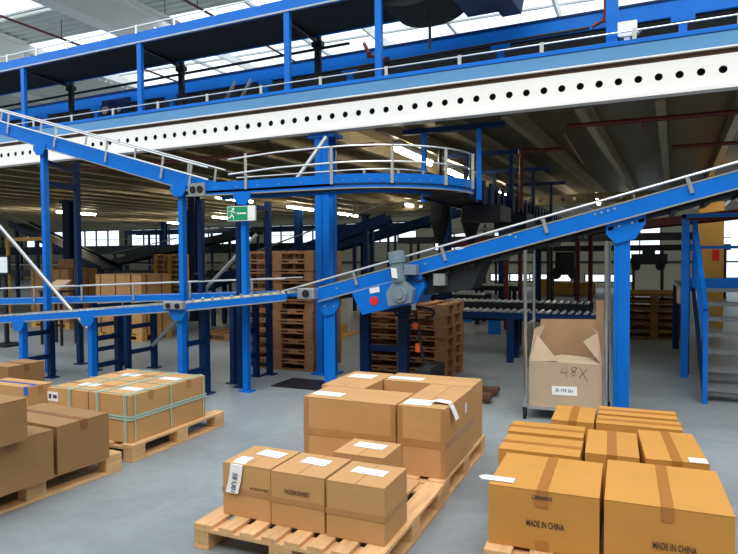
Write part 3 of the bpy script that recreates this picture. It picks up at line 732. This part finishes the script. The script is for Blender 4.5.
# ------------------------------------------------------------------ cartons
def carton(x0, x1, y0, y1, z0, h, label, m_=CARD, mt_=CARDT, seam='y', rz=0, name='carton', band=None, lab=(), group=None, taped=True, edge_tape=False):
    """seam: direction of the tape on top ('x' or 'y')"""
    lx, ly = x1-x0, y1-y0
    r = empty(name, ((x0+x1)/2, (y0+y1)/2, z0+.001), rz); tag(r, label, 'box', group)
    hx, hy = lx/2-.002, ly/2-.002
    t = .005
    # gently bulging body
    bm = bmesh.new(); bmesh.ops.create_cube(bm, size=1)
    bmesh.ops.subdivide_edges(bm, edges=bm.edges, cuts=4, use_grid_fill=True)
    for v in bm.verts:
        u, w_, q = v.co.x*2, v.co.y*2, v.co.z*2
        bu = 1-u*u; bw_ = 1-w_*w_; bq = 1-q*q
        px = u*hx*(1 - .0) + (math.copysign(.002, u)*bw_*bq if abs(u) > .99 else 0)
        py = w_*hy + (math.copysign(.002, w_)*bu*bq if abs(w_) > .99 else 0)
        pz = (q+1)/2*(h-t-.001)
        v.co = (px, py, pz)
    me = bpy.data.meshes.new('carton_body'); bm.to_mesh(me); bm.free(); me.materials.append(m_)
    b = bpy.data.objects.new('carton_body', me); COL.objects.link(b); b.parent = r
    # flaps
    if seam == 'y':
        for s_ in (-1, 1): MB().box(*(sorted((s_*.0018, s_*(hx)))), -hy, hy, h-t, h).build('top_flap', m_, r, .002)
        if taped:
            m = MB().box(-.028, .028, -hy-.0035, hy+.0035, h, h+.001).box(-.028, .028, -hy-.0045, -hy-.0025, h-.07, h+.001).box(-.028, .028, hy+.0025, hy+.0045, h-.07, h+.001)
            m.build('tape', mt_, r)
    else:
        for s_ in (-1, 1): MB().box(-hx, hx, *(sorted((s_*.0018, s_*hy))), h-t, h).build('top_flap', m_, r, .002)
        if taped:
            m = MB().box(-hx-.0035, hx+.0035, -.028, .028, h, h+.001).box(-hx-.0045, -hx-.0025, -.028, .028, h-.07, h+.001).box(hx+.0025, hx+.0045, -.028, .028, h-.07, h+.001)
            m.build('tape', mt_, r)
    if band is not None:
        zb, bh = band
        MB().box(-hx-.0035, hx+.0035, -hy-.0045, -hy-.0012, zb, zb+bh).box(hx+.0012, hx+.0045, -hy, hy, zb, zb+bh).build('side_tape', mt_, r)
    if edge_tape:
        MB().box(-hx+.0, -hx+.035, -hy-.004, -hy-.0025, .0, h-.004).build('corner_tape', mt_, r); MB().box(hx-.03, hx, -hy-.004, -hy-.0025, .0, h-.004).build('corner_tape', mt_, r)
    return r
def top_label(r, h, cx, cy, lx, ly, rz=0, lines=3):
    m = MB().box(-lx/2, lx/2, -ly/2, ly/2, 0, .0015); o = m.build('shipping_label', PAPER, r, loc=(cx, cy, h+.0016), rz=rz)
    k = MB()
    for i in range(lines):
        yy = -ly*.3+i*ly*.6/max(1, lines-1); xx = -lx*.42
        while xx < lx*.38:
            w_ = random.uniform(.006, .02)
            if random.random() < .7: k.box(xx, min(xx+w_, lx*.42), yy-.003, yy+.003, .0016, .0019)
            xx += w_+.006
    k.build('print_lines', INKB, o); return o

# --- four small cartons
Z = .145; hS = .305
a = carton(-2.235,-1.905,2.955,3.30,Z,hS,'small carton at left of the front row, with hanging white tag',CARD,CARDT,'y',0,band=(.13,.03),taped=False)
top_label(a, hS, .03, .06, .17, .10, -.1)
tg = MB(); zt0 = hS
pr = [(-.11,zt0+.003,-.05),(-.107,zt0+.004,-.12),(-.104,zt0-.004,-.178),(-.108,zt0-.06,-.183),(-.117,zt0-.11,-.186),(-.13,zt0-.165,-.192)]
for (xa, za, ya), (xb, zb, yb) in zip(pr, pr[1:]):
    tg.poly([(xa-0.0,ya,za),(xa+.085,ya,za),(xb+.085,yb,zb),(xb,yb,zb),(xa,ya+.0,za+.0015),(xa+.085,ya,za+.0015),(xb+.085,yb-.0015,zb),(xb,yb-.0015,zb)],[(0,1,2,3),(4,5,6,7),(0,1,5,4),(2,3,7,6),(0,3,7,4),(1,2,6,5)])
tgo = tg.build('hanging_tag', PAPER, a); tgo['label'] = 'white paper tag reading 58 U01 sideways'
text('printed_text', '58 U01', .042, INKB, tgo, (-.072,-.193,zt0-.105), (math.radians(88), math.radians(98), 0), .0004, .0006)
text('printed_text', 'HODKOHSIC', .022, INK, a, (.09, -.1735, hS-.13), extrude=.0004)
b = carton(-1.895,-1.555,2.94,3.29,Z,hS,'small carton in the middle of the front row, dark printing on its face',CARD,CARDT,'y',0,band=(.13,.03),taped=False)
top_label(b, hS, .0, .05, .17, .10, -.08); text('printed_text', 'HODKOHSIC', .034, INK, b, (0.0,-.1795,.2), extrude=.0004, bold=.0005, sx=.8)
c = carton(-1.54,-1.2,2.93,3.27,Z,hS,'small carton at right of the front row, nearest the pallet corner',CARD,CARDT,'y',0,band=(.125,.032),taped=False)
top_label(c, hS, .0, .03, .2, .09, -.05)
d = carton(-1.72,-1.385,3.37,3.68,Z,hS,'small carton standing behind the front row of three',CARD,CARDT,'y',0,band=(.13,.03),taped=False)
top_label(d, hS, .0, .04, .2, .1, -.05)

# --- four large cartons in a ring
hB = .475
a = carton(-2.27,-1.545,3.975,4.38,Z,hB,'large long carton at the front left of the ring on the centre pallet',CARD,CARDT,'x',0,band=(.2,.05),taped=False,edge_tape=True)
top_label(a, hB, -.22, -.07, .24, .12)
b = carton(-2.34,-1.96,4.39,5.03,Z,hB,'large carton at the rear left of the ring, two others touching it',CARD,CARDT,'y',0,taped=False)
top_label(b, hB, -.02, .12, .22, .16)
c = carton(-1.95,-1.2,4.76,5.1,Z,hB,'large carton at the back of the ring, its inner face visible',CARD,CARDT,'x',0,taped=False)
top_label(c, hB, -.22, -.05, .3, .11)
d = carton(-1.535,-1.19,3.985,4.75,Z,hB,'large carton at the right of the ring with a folded white tag',CARD,CARDT,'y',0,band=(.2,.05),taped=False,edge_tape=True)
top_label(d, hB, -.05, -.26, .2, .16)
tg = MB(); pr = [(.02,hB+.004),(.08,hB+.02),(.16,hB+.012),(.185,hB-.03),(.215,hB-.1)]
for (xa, za), (xb, zb) in zip(pr, pr[1:]):
    tg.poly([(xa,-.27,za),(xb,-.27,zb),(xb,-.19,zb),(xa,-.19,za),(xa,-.27,za+.0015),(xb,-.27,zb+.0015),(xb,-.19,zb+.0015),(xa,-.19,za+.0015)],[(0,1,2,3),(4,5,6,7),(0,1,5,4),(2,3,7,6),(0,3,7,4),(1,2,6,5)])
tg.build('folded_tag', PAPER, d)
MB().box(.1735,.175,.12,.17,.33,.4).build('sticker', PAPER, d)

# --- orange-brown cartons at right
hR = .31
a = carton(-.73,-.18,3.20,3.76,Z,hR,'front left orange-brown carton printed MADE IN CHINA, white tag on its left edge',CARDO,CARDOT,'y',.022,edge_tape=False)
text('printed_text', 'MADE IN CHINA', .045, INK, a, (.015,-.2815,.135), extrude=.0004, bold=.001, sx=.56)
text('printed_text', 'L38060SV3', .028, INK, a, (-.0,-.2840,.272), extrude=.0004, bold=.0006, sx=.8)
MB().box(-.03,.03,-.2835,-.281,.0,.05).box(-.035,.03,-.2835,-.281,.225,.262).build('side_tape', CARDOT, a)
tg = MB().poly([(-.34,-.2,hR+.004),(-.315,-.235,hR+.004),(-.15,-.235,hR+.004),(-.15,-.17,hR+.004),(-.315,-.165,hR+.004),(-.34,-.2,hR+.006),(-.315,-.235,hR+.006),(-.15,-.235,hR+.006),(-.15,-.17,hR+.006),(-.315,-.165,hR+.006)],[(0,1,2,3,4),(5,6,7,8,9),(0,1,6,5),(1,2,7,6),(2,3,8,7),(3,4,9,8),(4,0,5,9)])
tg.build('paper_tag', PAPER, a)
b = carton(-.163,.40,3.21,3.855,Z,hR,'front right orange-brown carton printed MADE IN CHINA, at the bottom right corner',CARDO,CARDOT,'y',.022)
text('printed_text', 'MADE IN CHINA', .045, INK, b, (.03,-.3315,.125), extrude=.0004, bold=.001, sx=.56)
carton(-.80,-.32,3.795,4.135,Z,.318,'orange-brown carton directly behind the front left one, taped lengthwise',CARDO,CARDOT,'x',.022)
carton(-.815,-.33,4.16,4.44,Z,.33,'orange-brown carton at the left, second row behind the front one',CARDO,CARDOT,'x',.022)
carton(-.585,-.295,4.56,5.02,Z,.33,'orange-brown carton at the rear left, just in front of the 48X carton',CARDO,CARDOT,'y',.022)
carton(-.31,-.005,3.9,4.44,Z,.32,'orange-brown carton in the middle row, tape running away from the viewer',CARDO,CARDOT,'y',.04)
e = carton(.01,.345,3.925,4.56,Z,.32,'orange-brown carton right of the middle one, white sticker on its corner',CARDO,CARDOT,'y',.075)
MB().box(.065,.16,-.315,-.225,.321,.323).build('sticker', PAPER, e)
carton(-.285,.27,4.63,4.86,Z,.32,'long orange-brown carton second from the back at right',CARDO,CARDOT,'x',.022)
carton(-.285,.25,4.88,5.12,Z,.33,'long orange-brown carton at the very back at right',CARDO,CARDOT,'x',.022)

# --- left strapped cartons
hG = .385
gx = [(-4.70,-4.23),(-4.22,-3.765)]; gy = [(3.79,4.26),(4.27,4.735)]
nm = [['left front green-strapped carton with two-column white label','right front green-strapped carton at the corner facing the aisle'],['left rear green-strapped carton','right rear green-strapped carton by the blue posts']]
for j in range(2):
    for i in range(2):
        r = carton(*gx[i], *gy[j], Z, hG, nm[j][i], CARD, CARDT, 'x', 0, name='carton')
        top_label(r, hG, .03, -.02, .2, .1, 0); 
        if j == 0 and i == 0:
            o = MB().box(-.235,-.11,-.2375,-.2352,.27,.35).build('front_label', PAPER, r)
            MB().box(-.22,-.19,-.239,-.2376,.29,.33).box(-.17,-.125,-.239,-.2376,.295,.325).build('print_block', INKB, o)
m = []
def strap(f, label):
    o = f.build('packing_strap', STRAPG); tag(o, label, 'strap'); return o
xa, xb, ya, yb, za, zb = -4.703, -3.761, 3.786, 4.739, .148, .534
def loop_h(z):
    m = MB()
    for q in (0, .022):
        m.box(xa-.003, xb+.003, ya-.003, ya, z+q, z+q+.013).box(xb, xb+.003, ya, yb, z+q, z+q+.013).box(xa-.003, xb+.003, yb, yb+.003, z+q, z+q+.013).box(xa-.003, xa, ya, yb, z+q, z+q+.013)
    return m
strap(loop_h(.33), 'double green strap running level around all four cartons')
def loop_x(x):   # goes over top and down front/back
    m = MB()
    for q in (0, .018): m.box(x+q, x+q+.011, ya-.0045, ya-.0032, za, zb).box(x+q, x+q+.011, ya-.004, yb+.004, zb, zb+.002).box(x+q, x+q+.011, yb+.0032, yb+.0045, za, zb)
    return m
def loop_y(y):
    m = MB(); m.box(xa-.004, xb+.004, y, y+.011, zb+.0022, zb+.004).box(xb+.0032, xb+.0045, y, y+.011, za, zb).box(xa-.0045, xa-.0032, y, y+.011, za, zb)
    return m
strap(loop_x(-3.83), 'upright green strap nearest the aisle corner of the strapped cartons')
strap(loop_x(-4.13), 'upright green strap in the middle of the front face')
strap(loop_x(-4.45), 'upright green strap near the left label on the front face')
strap(loop_y(4.25), 'thin green strap over the middle of the aisle side')
strap(loop_y(4.69), 'thin green strap at the rear end of the aisle side')
strap(loop_y(3.83), 'thin green strap at the front end of the aisle side')

# --- left edge brown cartons
R6 = math.radians(-3)
carton(-4.43,-3.68,3.06,3.50,Z,.335,'brown carton nearest the aisle on the left edge pallet, long top seam',CARDB,CARDBT,'x',R6,edge_tape=True)
carton(-4.50,-3.675,2.42,3.01,Z,.335,'dark brown carton on the left edge pallet carrying another one',CARDB,CARDBT,'x',R6)
a = carton(-4.33,-3.61,2.36,2.77,Z+.338,.27,'dark brown carton stacked on another at the left edge, torn white label on top',CARDB,CARDBT,'x',R6,taped=False)
MB().poly([(.0,-.2,.272),(.2,-.2,.272),(.34,-.1,.272),(.2,-.03,.272),(.05,-.06,.272),(.0,-.2,.2735),(.2,-.2,.2735),(.34,-.1,.2735),(.2,-.03,.2735),(.05,-.06,.2735)],[(0,1,2,3,4),(5,6,7,8,9),(0,1,6,5),(1,2,7,6),(2,3,8,7),(3,4,9,8),(4,0,5,9)]).build('torn_label', PAPER, a)
b = carton(-5.75,-5.12,3.92,4.19,Z,.32,'carton with blue tape across its top, behind the left edge pallet',CARD,CARDT,'x')
MB().box(-.3,.28,-.03,-.01,.3225,.3245).box(.27,.29,-.143,-.03,.3225,.3245).box(.27,.315,-.143,-.138,.25,.3245).build('blue_tape', TAPEB, b)
carton(-6.2,-5.87,4.28,4.7,Z,.4,'tall carton cut by the left edge behind the blue-taped one',CARDB,CARDBT,'x')

# --- big open 48X carton in roll cage
rcg = empty('roll_cage', (-.68, 6.6, 0)); tag(rcg, 'chrome-tubed roll cage holding the open 48X carton', 'trolley')
for x_, y_ in ((-.38,-.26),(.38,-.26),(-.38,.3),(.38,.3)):
    tp = 1.70 if x_ < 0 else 1.78
    MB().cyl((x_,y_,.12),(x_,y_,tp),.019,12).build('upright_tube', CHROME, rcg)
    MB().cyl((x_-.012,y_,.05),(x_+.012,y_,.05),.05,14).box(x_-.02,x_+.02,y_-.02,y_+.02,.06,.12).build('caster', BLACK, rcg)
MB().box(-.38,.38,-.26,.3,.105,.125).build('base_tray', GALV, rcg)
for x_ in (-.38,.38):
    for z_ in (.5,.95,1.4): MB().cyl((x_,-.26,z_),(x_,.3,z_),.008).build('side_bar', CHROME, rcg)
bx = empty('open_carton', (-.68, 6.62, .127)); tag(bx, 'tall pale open carton with raised flaps, handwritten 48X on it', 'box')
t = .008; hx, hy, hh = .345, .24, .45
MB().box(-hx,hx,-hy,-hy+t,0,hh).box(-hx,hx,hy-t,hy,0,hh).box(-hx,-hx+t,-hy+t,hy-t,0,hh).box(hx-t,hx,-hy+t,hy-t,0,hh).box(-hx+t,hx-t,-hy+t,hy-t,0,t).build('carton_body', CARDG, bx)
MB().prism([(-hx,hy,hh),(hx,hy,hh),(hx-.02,hy+.03,hh+.4),(-hx+.04,hy+.05,hh+.38)], (0,-.008,0)).build('back_flap', CARDI, bx)
MB().prism([(-hx,-hy,hh),(-hx,hy*.4,hh),(-hx+.1,hy*.5,hh+.34),(-hx+.02,-hy*.1,hh+.31)], (.007,0,0)).prism([(-hx,-hy,hh+.0),(-hx+.28,-hy,hh+.02),(-hx+.06,-hy*.5,hh+.26)], (0,.007,0)).build('left_flap', CARDG, bx)
MB().prism([(hx,-hy,hh),(hx,hy*.4,hh),(hx-.12,hy*.5,hh+.33),(hx-.05,-hy*.3,hh+.3)], (-.007,0,0)).prism([(hx-.02,-hy+.02,hh+.02),(hx-.05,-hy*.3,hh+.3),(hx-.19,-hy*.2,hh+.2)], (0,.007,0)).build('right_flap', CARDG, bx)
MB().prism([(-hx,-hy,hh),(hx,-hy,hh),(hx-.04,-hy+.2,hh+.03),(-hx+.3,-hy+.2,hh+.05)], (0,0,.007)).build('front_flap', CARDG, bx)
m = MB()
S = .0035
def stroke(pts):
    for p, q in zip(pts, pts[1:]): m.bar((p[0],-hy-.001,p[1]),(q[0],-hy-.001,q[1]),.002,S*1.6)
stroke([(-.01,.42),(-.04,.355),(.025,.36)]); stroke([(.02,.425),(.015,.30)])
stroke([(.09,.42),(.06,.405),(.065,.385),(.1,.365),(.095,.335),(.07,.33),(.065,.355),(.1,.39),(.115,.41),(.09,.42)])
stroke([(.14,.415),(.215,.285)]); stroke([(.21,.41),(.135,.315)])
m.build('handwriting', PENCIL, bx)['label'] = 'handwritten 48X'
pl = MB().prism([(-.12,-hy-.003,.13),(.12,-hy-.003,.135),(.115,-hy-.003,.225),(-.125,-hy-.003,.215)], (0,.002,0)).build('shipping_label', PAPER, bx)
text('printed_text', '56 174 561', .045, INKB, pl, (-.003,-hy-.0038,.178), extrude=.0003, bold=.0006, sx=.85)
tb = MB().box(.26,.335,.265,.275,.298,1.35).build('carton_sheet', CARDI); tb.location = (-.68, 6.6, 0)
tag(tb, 'upright brown cardboard sheet standing in the roll cage against the blue post', 'cardboard')
tb.location.z = -.172

# ------------------------------------------------------------------ background cartons on pallets
def block(x, y, nx, ny, nz, sx, sy, sz, desc, m_):
    pal = flat_pallet_mesh(WOODY); pal.scale = (nx*sx/1.2, ny*sy/.9, 1); pal.location = (x, y, 0)
    tag(pal, 'wooden pallet under the strapped cartons in '+desc, 'pallet')
    proto = None
    for k in range(nz):
        for j in range(ny):
            for i in range(nx):
                if proto is None:
                    proto = MB().box(.003, sx-.003, .003, sy-.003, 0, sz-.004).build('carton', m_, bevel=.004)
                    MB().box(-.0, sx, sy*.3, sy*.3+.02, sz-.004, sz-.002).box(sx*.3, sx*.3+.03, -.001, .002, 0, sz-.004).box(sx-.002, sx+.001, sy*.3, sy*.3+.03, 0, sz-.004).build('strap', BANDC, proto); o = proto
                else: o = copy_tree(proto)
                o.location = (x+i*sx, y+j*sy, .145+k*sz)
                row = 'top' if k == nz-1 else ('bottom' if k == 0 else ORD[nz-1-k]+' from top')
                colw = 'left end' if i == 0 else ('right end' if i == nx-1 else ORD[i]+' from the left')
                dep = 'front' if j == 0 else ('rear' if j == ny-1 else 'middle')
                tag(o, 'carton, %s row, %s, %s, in %s' % (row, colw, dep, desc), 'box', 'strapped cartons in '+desc)
block(-10.1, 9.3, 3, 2, 5, .4, .42, .235, 'pale block behind low conveyors', CARD)
block(-13.4, 10.4, 3, 2, 5, .42, .42, .25, 'darker block at left', CARDB)
# small things around the left background
tag(MB().box(0,.5,0,.4,0,.02).box(.0,.5,0,.02,.02,.22).build('carton_tray', CARDB, loc=(-12.7, 10.6, 1.4)), 'open brown tray box lying on top of the darker carton block', 'box')
wk = empty('wrapping_frame', (-12.4, 10.0, 0)); tag(wk, 'beige gantry frame around the darker carton block', 'frame')
for x_ in (-1.25, .15): MB().box(x_-.03, x_+.03, .0, .06, 0, 2.05).build('upright', WOODY, wk)
MB().box(-1.29, .19, 0, .08, 2.05, 2.13).build('top_bar', WOODY, wk)
wt = empty('work_terminal', (-11.4, 8.3, 0)); tag(wt, 'terminal screen on a dark stand at the left edge', 'terminal')
MB().box(-.03,.03,0,.06,0,1.35).box(-.25,.25,-.2,.25,0,.04).build('stand', DARK, wt); MB().box(-.2,.2,-.05,0,1.35,1.7).build('casing', DARK, wt); MB().box(-.17,.17,-.056,-.05,1.38,1.67).build('screen', SCREEN, wt)
wt.location = (-10.95, 7.95, 0)
pb_ = empty('paper_tray', (-10.2, 8.3, 0)); tag(pb_, 'desk with a tilted pile of pale paper sheets, near the left terminal', 'desk')
MB().box(-.3,.3,0,.4,1.0,1.03).box(-.28,-.24,.02,.06,0,1.0).box(.24,.28,.02,.06,0,1.0).box(-.28,-.24,.34,.38,0,1.0).box(.24,.28,.34,.38,0,1.0).build('desk_frame', DARK, pb_)
MB().prism([(-.2,.05,1.04),(.2,.05,1.04),(.24,.3,1.2),(-.14,.3,1.2)], (0,0,.03)).build('paper_pile', CARDG, pb_)

# far inclined conveyors (dark) at left
def far_conv(p0, p1, wid, label, legs, m_=BLUED, h=.22, rail=True):
    p0, p1 = V(p0), V(p1); r = empty('distant_conveyor', (p0.x, p0.y, 0)); off = V((p0.x, p0.y, 0)); tag(r, label, 'conveyor')
    d = p1-p0; dh = V((d.x,d.y,0)).normalized(); n = V((-dh.y,dh.x,0))
    for s_ in (0, wid): MB().bar(p0-off+n*s_, p1-off+n*s_, .05, h).build('side_panel', m_, r)
    MB().bar(p0-off+n*wid/2, p1-off+n*wid/2, wid-.06, .04).build('belt', BELT, r)
    if rail: MB().cyl(p0-off+V((0,0,h+.12)), p1-off+V((0,0,h+.12)), .02, 6).build('hand_rail', GALV, r)
    for t in legs:
        p = p0+d*t-off
        for s_ in (0, wid): MB().bar(V((p.x,p.y,0))+n*s_, V((p.x,p.y,p.z-h/2))+n*s_, .09, .09).build('support_leg', m_, r)
    return r
far_conv((-21,15.5,2.9), (-14.6,13.6,1.3), .7, 'dark blue distant conveyor sloping down to the right at far left', (.1,.5,.9))
far_conv((-12.5,16.6,.9), (-4.8,17.2,2.9), .7, 'dark distant conveyor climbing to the right behind the pallet stacks', (.2,.6,.95))
far_conv((-9.8,12.0,.9), (-5.2,12.9,2.5), .6, 'dark blue conveyor climbing behind the exit-sign post', (.1,.9))
far_conv((-22,19,1.1), (-13,19,2.6), .8, 'pale-edged distant conveyor rising behind the yellowish pallets', (.1,.5,.9), DARK)
far_conv((-24,24,2.9), (-8,24,2.9), .8, 'level distant conveyor below the far window band', (.1,.3,.5,.7,.9), BLUED)
far_conv((-8,21,2.2), (1.5,21,2.2), .8, 'level dark distant conveyor in front of the far wall at centre', (.05,.3,.55,.8,.98), DARK)
far_conv((-6,26,1.9), (3,26,1.9), .8, 'level distant conveyor nearest the far wall at centre', (.05,.4,.75,.98), DARK)
far_conv((-4.2,14.5,1.9), (1.6,12.3,2.35), .6, 'rust-dark conveyor slanting above the roller table', (.25,.52), PIPE, .14)
far_conv((-40,27.5,2.1), (-14,27.5,2.1), 1.0, 'long dark conveyor added to darken the wall below the far left windows', (.05,.25,.45,.65,.85), DARK, .5)  # extra clutter, added so the far left background reads darker
far_conv((-30,21,.9), (-17,22,.9), 1.0, 'low dark conveyor line on the floor at far left', (.05,.35,.65,.95), DARK, .3)
# roller tables
def roller_table(x0, x1, y0, y1, z, label, m_=BLUED, end_knees=True):
    r = empty('roller_table', (x0, y0, 0)); tag(r, label, 'roller table'); lx, ly = x1-x0, y1-y0
    for y_ in (0, ly-.05): MB().box(0, lx, y_, y_+.05, z-.1, z+.0).build('side_panel', m_, r)
    MB().box(0, lx, .05, ly-.05, z-.13, z-.1).build('pan', BLACK, r)
    k = int(lx/.11)
    ro = MB().cyl((.05, .05, z), (.05, ly-.05, z), .028, 8).build('roller', STEEL, r)
    for i in range(1, k):
        c_ = ro.copy(); COL.objects.link(c_); c_.location.x = i*.11
    for t in (.06, .5, .94):
        for y_ in (.0, ly-.06): MB().box(lx*t-.05, lx*t+.05, y_, y_+.06, 0, z-.1).build('support_leg', m_, r)
    return r
roller_table(-3.1,-.55,9.55,10.1,.77,'roller table with grey rollers seen behind the open 48X carton', BLUED)
roller_table(-3.3,-.75,10.9,11.5,.82,'second roller table behind the first one, beyond the open carton', DARK)
roller_table(-6.6,-2.9,16.2,17.0,.85,'distant pale roller table left of the roll cage', DARK)
roller_table(-6.4,-3.4,14.6,15.4,.7,'low flat roller table beyond the pallet stack', DARK)
eq = empty('lift_table', (-3.3, 12.6, 0)); tag(eq, 'blue lift table with red button right of the pallet stack', 'machine')
MB().box(-.35,.75,0,.5,.52,.8).build('top_frame', BLUE, eq); MB().prism([(-.35,-.01,.52),(.15,-.01,.52),(.08,-.01,.34),(-.28,-.01,.34)], (0,.3,0)).build('skirt', BLUE, eq)
MB().box(.45,.7,0,.06,.02,.52).box(-.35,-.25,.0,.06,.02,.35).build('upright', BLUE, eq); MB().cyl((-.1,-.03,.46),(-.1,-.01,.46),.035,12).build('button', RED, eq)
MB().box(-.4,.75,-.05,.5,0,.04).build('base_plate', GALV, eq)
eq.scale = (1, 1, .78)
tag(MB().box(0,2.4,0,.8,0,.5).box(.2,.7,.1,.7,.5,.62).build('machine_base', YELLOW, loc=(-4.1, 26.9, 0)), 'low ochre machine base on the far floor', 'machine')
eb = empty('control_unit', (-2.4, 22.4, 0)); tag(eb, 'dark boxy machine on legs with round wheels, far centre right', 'machine')
MB().box(-.32,.32,0,.6,.95,1.75).cyl((-.3,-.1,1.0),(-.3,0,1.0),.2,14).cyl((.3,-.1,1.0),(.3,0,1.0),.2,14).build('cabinet', DARK, eb); MB().box(-.45,-.37,.05,.13,0,.9).box(.37,.45,.05,.13,0,.9).build('upright', DARK, eb)
eb2 = empty('hanging_machine', (.15, 15.4, 0)); tag(eb2, 'dark machine with hanging wheels above the pallets right of the blue post', 'machine')
MB().box(-.35,.4,0,.5,1.42,1.66).box(-.12,.15,.1,.3,1.66,1.85).build('casing', DARK, eb2)
for q_ in (-.25, .25): MB().cyl((q_,-.05,1.38),(q_,.0,1.38),.1,14).build('wheel', BLACK, eb2)
for q_ in (-.3, .3): MB().box(q_-.03,q_+.03,.2,.26,0,1.42).build('upright', DARK, eb2)
for i, (x, y) in enumerate(((-2.95, 9.6), (-2.55, 10.0))):
    r = empty('hopper', (x, y, 2.35)); tag(r, ['black funnel-shaped hopper hanging left of its twin above the motor', 'black funnel-shaped hopper hanging right of its twin above the motor'][i], 'hopper')
    MB().cyl((0,0,-.5),(0,0,-.15),.05,12,.16).cyl((0,0,-.15),(0,0,.15),.16,14).build('funnel', BLACK, r); MB().cyl((0,0,.15),(0,0,.98),.03).cyl((0,0,-.75),(0,0,-.5),.03).build('stem', DARK, r)

# ------------------------------------------------------------------ pallet truck
pt = empty('pallet_truck', (-2.46, 7.05, 0)); tag(pt, 'dark hand pallet truck with orange grips in front of the pallet stack', 'pallet truck')
for y_ in (-.28, .1): MB().box(.25,.95,y_,y_+.15,.05,.1).cyl((.9,y_+.02,.045),(.9,y_+.13,.045),.04,12).build('fork', BANDC, pt)
MB().box(.08,.27,-.3,.27,.05,.35).build('pump_body', DARK, pt, .01)
MB().cyl((.02,-.08,.09),(.02,-.02,.09),.09,18).cyl((.02,.02,.09),(.02,.08,.09),.09,18).build('wheel', BLACK, pt)
MB().cyl((.1,0,.3),(-.02,-.02,1.05),.02).build('tow_bar', DARK, pt)
m = MB(); pts = []
for k in range(25):
    a = 2*PI*k/24; pts.append((-.02+-.0+.25*math.cos(a), -.03, .98+.10*math.sin(a)*(1 if math.sin(a) < 0 else .6)))
m.tube(pts, .013); m.build('handle', BLACK, pt)
MB().box(-.045,.005,-.05,-.03,1.0,1.1).build('lever', SIGNW, pt)
MB().box(-.03,.03,-.06,.0,.78,.85).box(-.0,.055,-.05,.01,.5,.6).build('orange_clip', ORANGE, pt)

# ------------------------------------------------------------------ platform and stairs at right
st = empty('stair_platform', (.62, 7.7, 0)); tag(st, 'blue platform with grey steel steps and slanting handrail at the right edge', 'stairs'); SO = V((.62,7.7,0))
for k in range(7):
    z = .17*(k+1); y = .1+.27*k
    MB().box(.06, 1.5, y, y+.24, z-.03, z).box(.06, 1.5, y-.004, y+.0, z-.045, z+.002).build('tread', TREAD, st)
for x_ in (.03, 1.5):
    MB().prism([(x_,.0,0),(x_,.18,0),(x_,2.05,1.16),(x_,2.05,1.22),(x_,1.85,1.22),(x_,.0,.12)], (.03,0,0)).build('stringer', BLUED, st)
    MB().bar((x_+.01,.02,.0),(x_+.01,.02,1.02),.05,.05).bar((x_+.01,.02,1.02),(x_+.01,1.72,2.08),.05,.06).bar((x_+.01,1.72,1.2),(x_+.01,1.72,2.08),.05,.05).bar((x_+.01,.02,.58),(x_+.01,1.72,1.64),.035,.035).build('handrail', BLUE, st)
MB().box(-.1,3.4,1.98,4.4,1.13,1.19).build('platform_deck', GALV, st)
MB().box(-.1,3.4,1.9,1.98,1.14,1.32).build('platform_fascia', BLUE, st)
for x_, y_ in ((-.05,1.83),(.0,1.6),(3.3,1.83),(-.05,4.3),(3.3,4.3)):
    if x_ == .0: MB().box(-.12,-.03,1.55,1.64,0,2.1).build('support_leg', BLUE, st)
    else: MB().box(x_-.05, x_+.05, y_, y_+.08, 0, 1.13).build('support_leg', BLUED, st)  # legs under the platform: shade put into a darker blue
MB().box(-.1,3.4,1.92,1.96,2.15,2.2).box(-.1,3.4,1.92,1.96,1.72,1.76).box(-.1,-.05,1.92,1.96,1.3,2.2).box(1.6,1.65,1.92,1.96,1.3,2.2).build('guard_rail', BLUE, st)
MB().box(-.16,-.11,1.7,1.98,.98,1.2).build('sign_plate', CARDG, st)
o = tag(MB().box(-.25,.25,-.1,.1,0,3.3).build('ochre_column', YELLOW, loc=(1.45, 16.0, 0)), 'ochre rectangular column behind the stair platform', 'column')
MB().box(.02,.16,-.11,-.1,1.5,1.75).build('red_notice', RED, o)

# flat sheet lying under the tall pallet stack front, dark cover
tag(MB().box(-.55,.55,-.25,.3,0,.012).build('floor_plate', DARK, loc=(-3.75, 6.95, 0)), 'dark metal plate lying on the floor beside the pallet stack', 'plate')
tag(MB().box(0,1.8,0,.9,0,.02).box(.1,.9,.1,.6,.02,.3).box(1.0,1.6,.2,.6,.02,.2).build('low_platform', WOODY, loc=(-7.3, 11.3, 0)), 'low tan platform with small boxes on the floor behind the low conveyors', 'platform')

# the mezzanine and what stands on it is turned slightly against the pallet rows
bpy.context.view_layer.update()
PV = Matrix.Translation((0, 7.4, 0)); MR = PV @ Matrix.Rotation(math.radians(-2.5), 4, 'Z') @ PV.inverted()
for o in (mz, ec, mc, tc, cf, ch, ld, dv):
    o.matrix_world = MR @ o.matrix_world
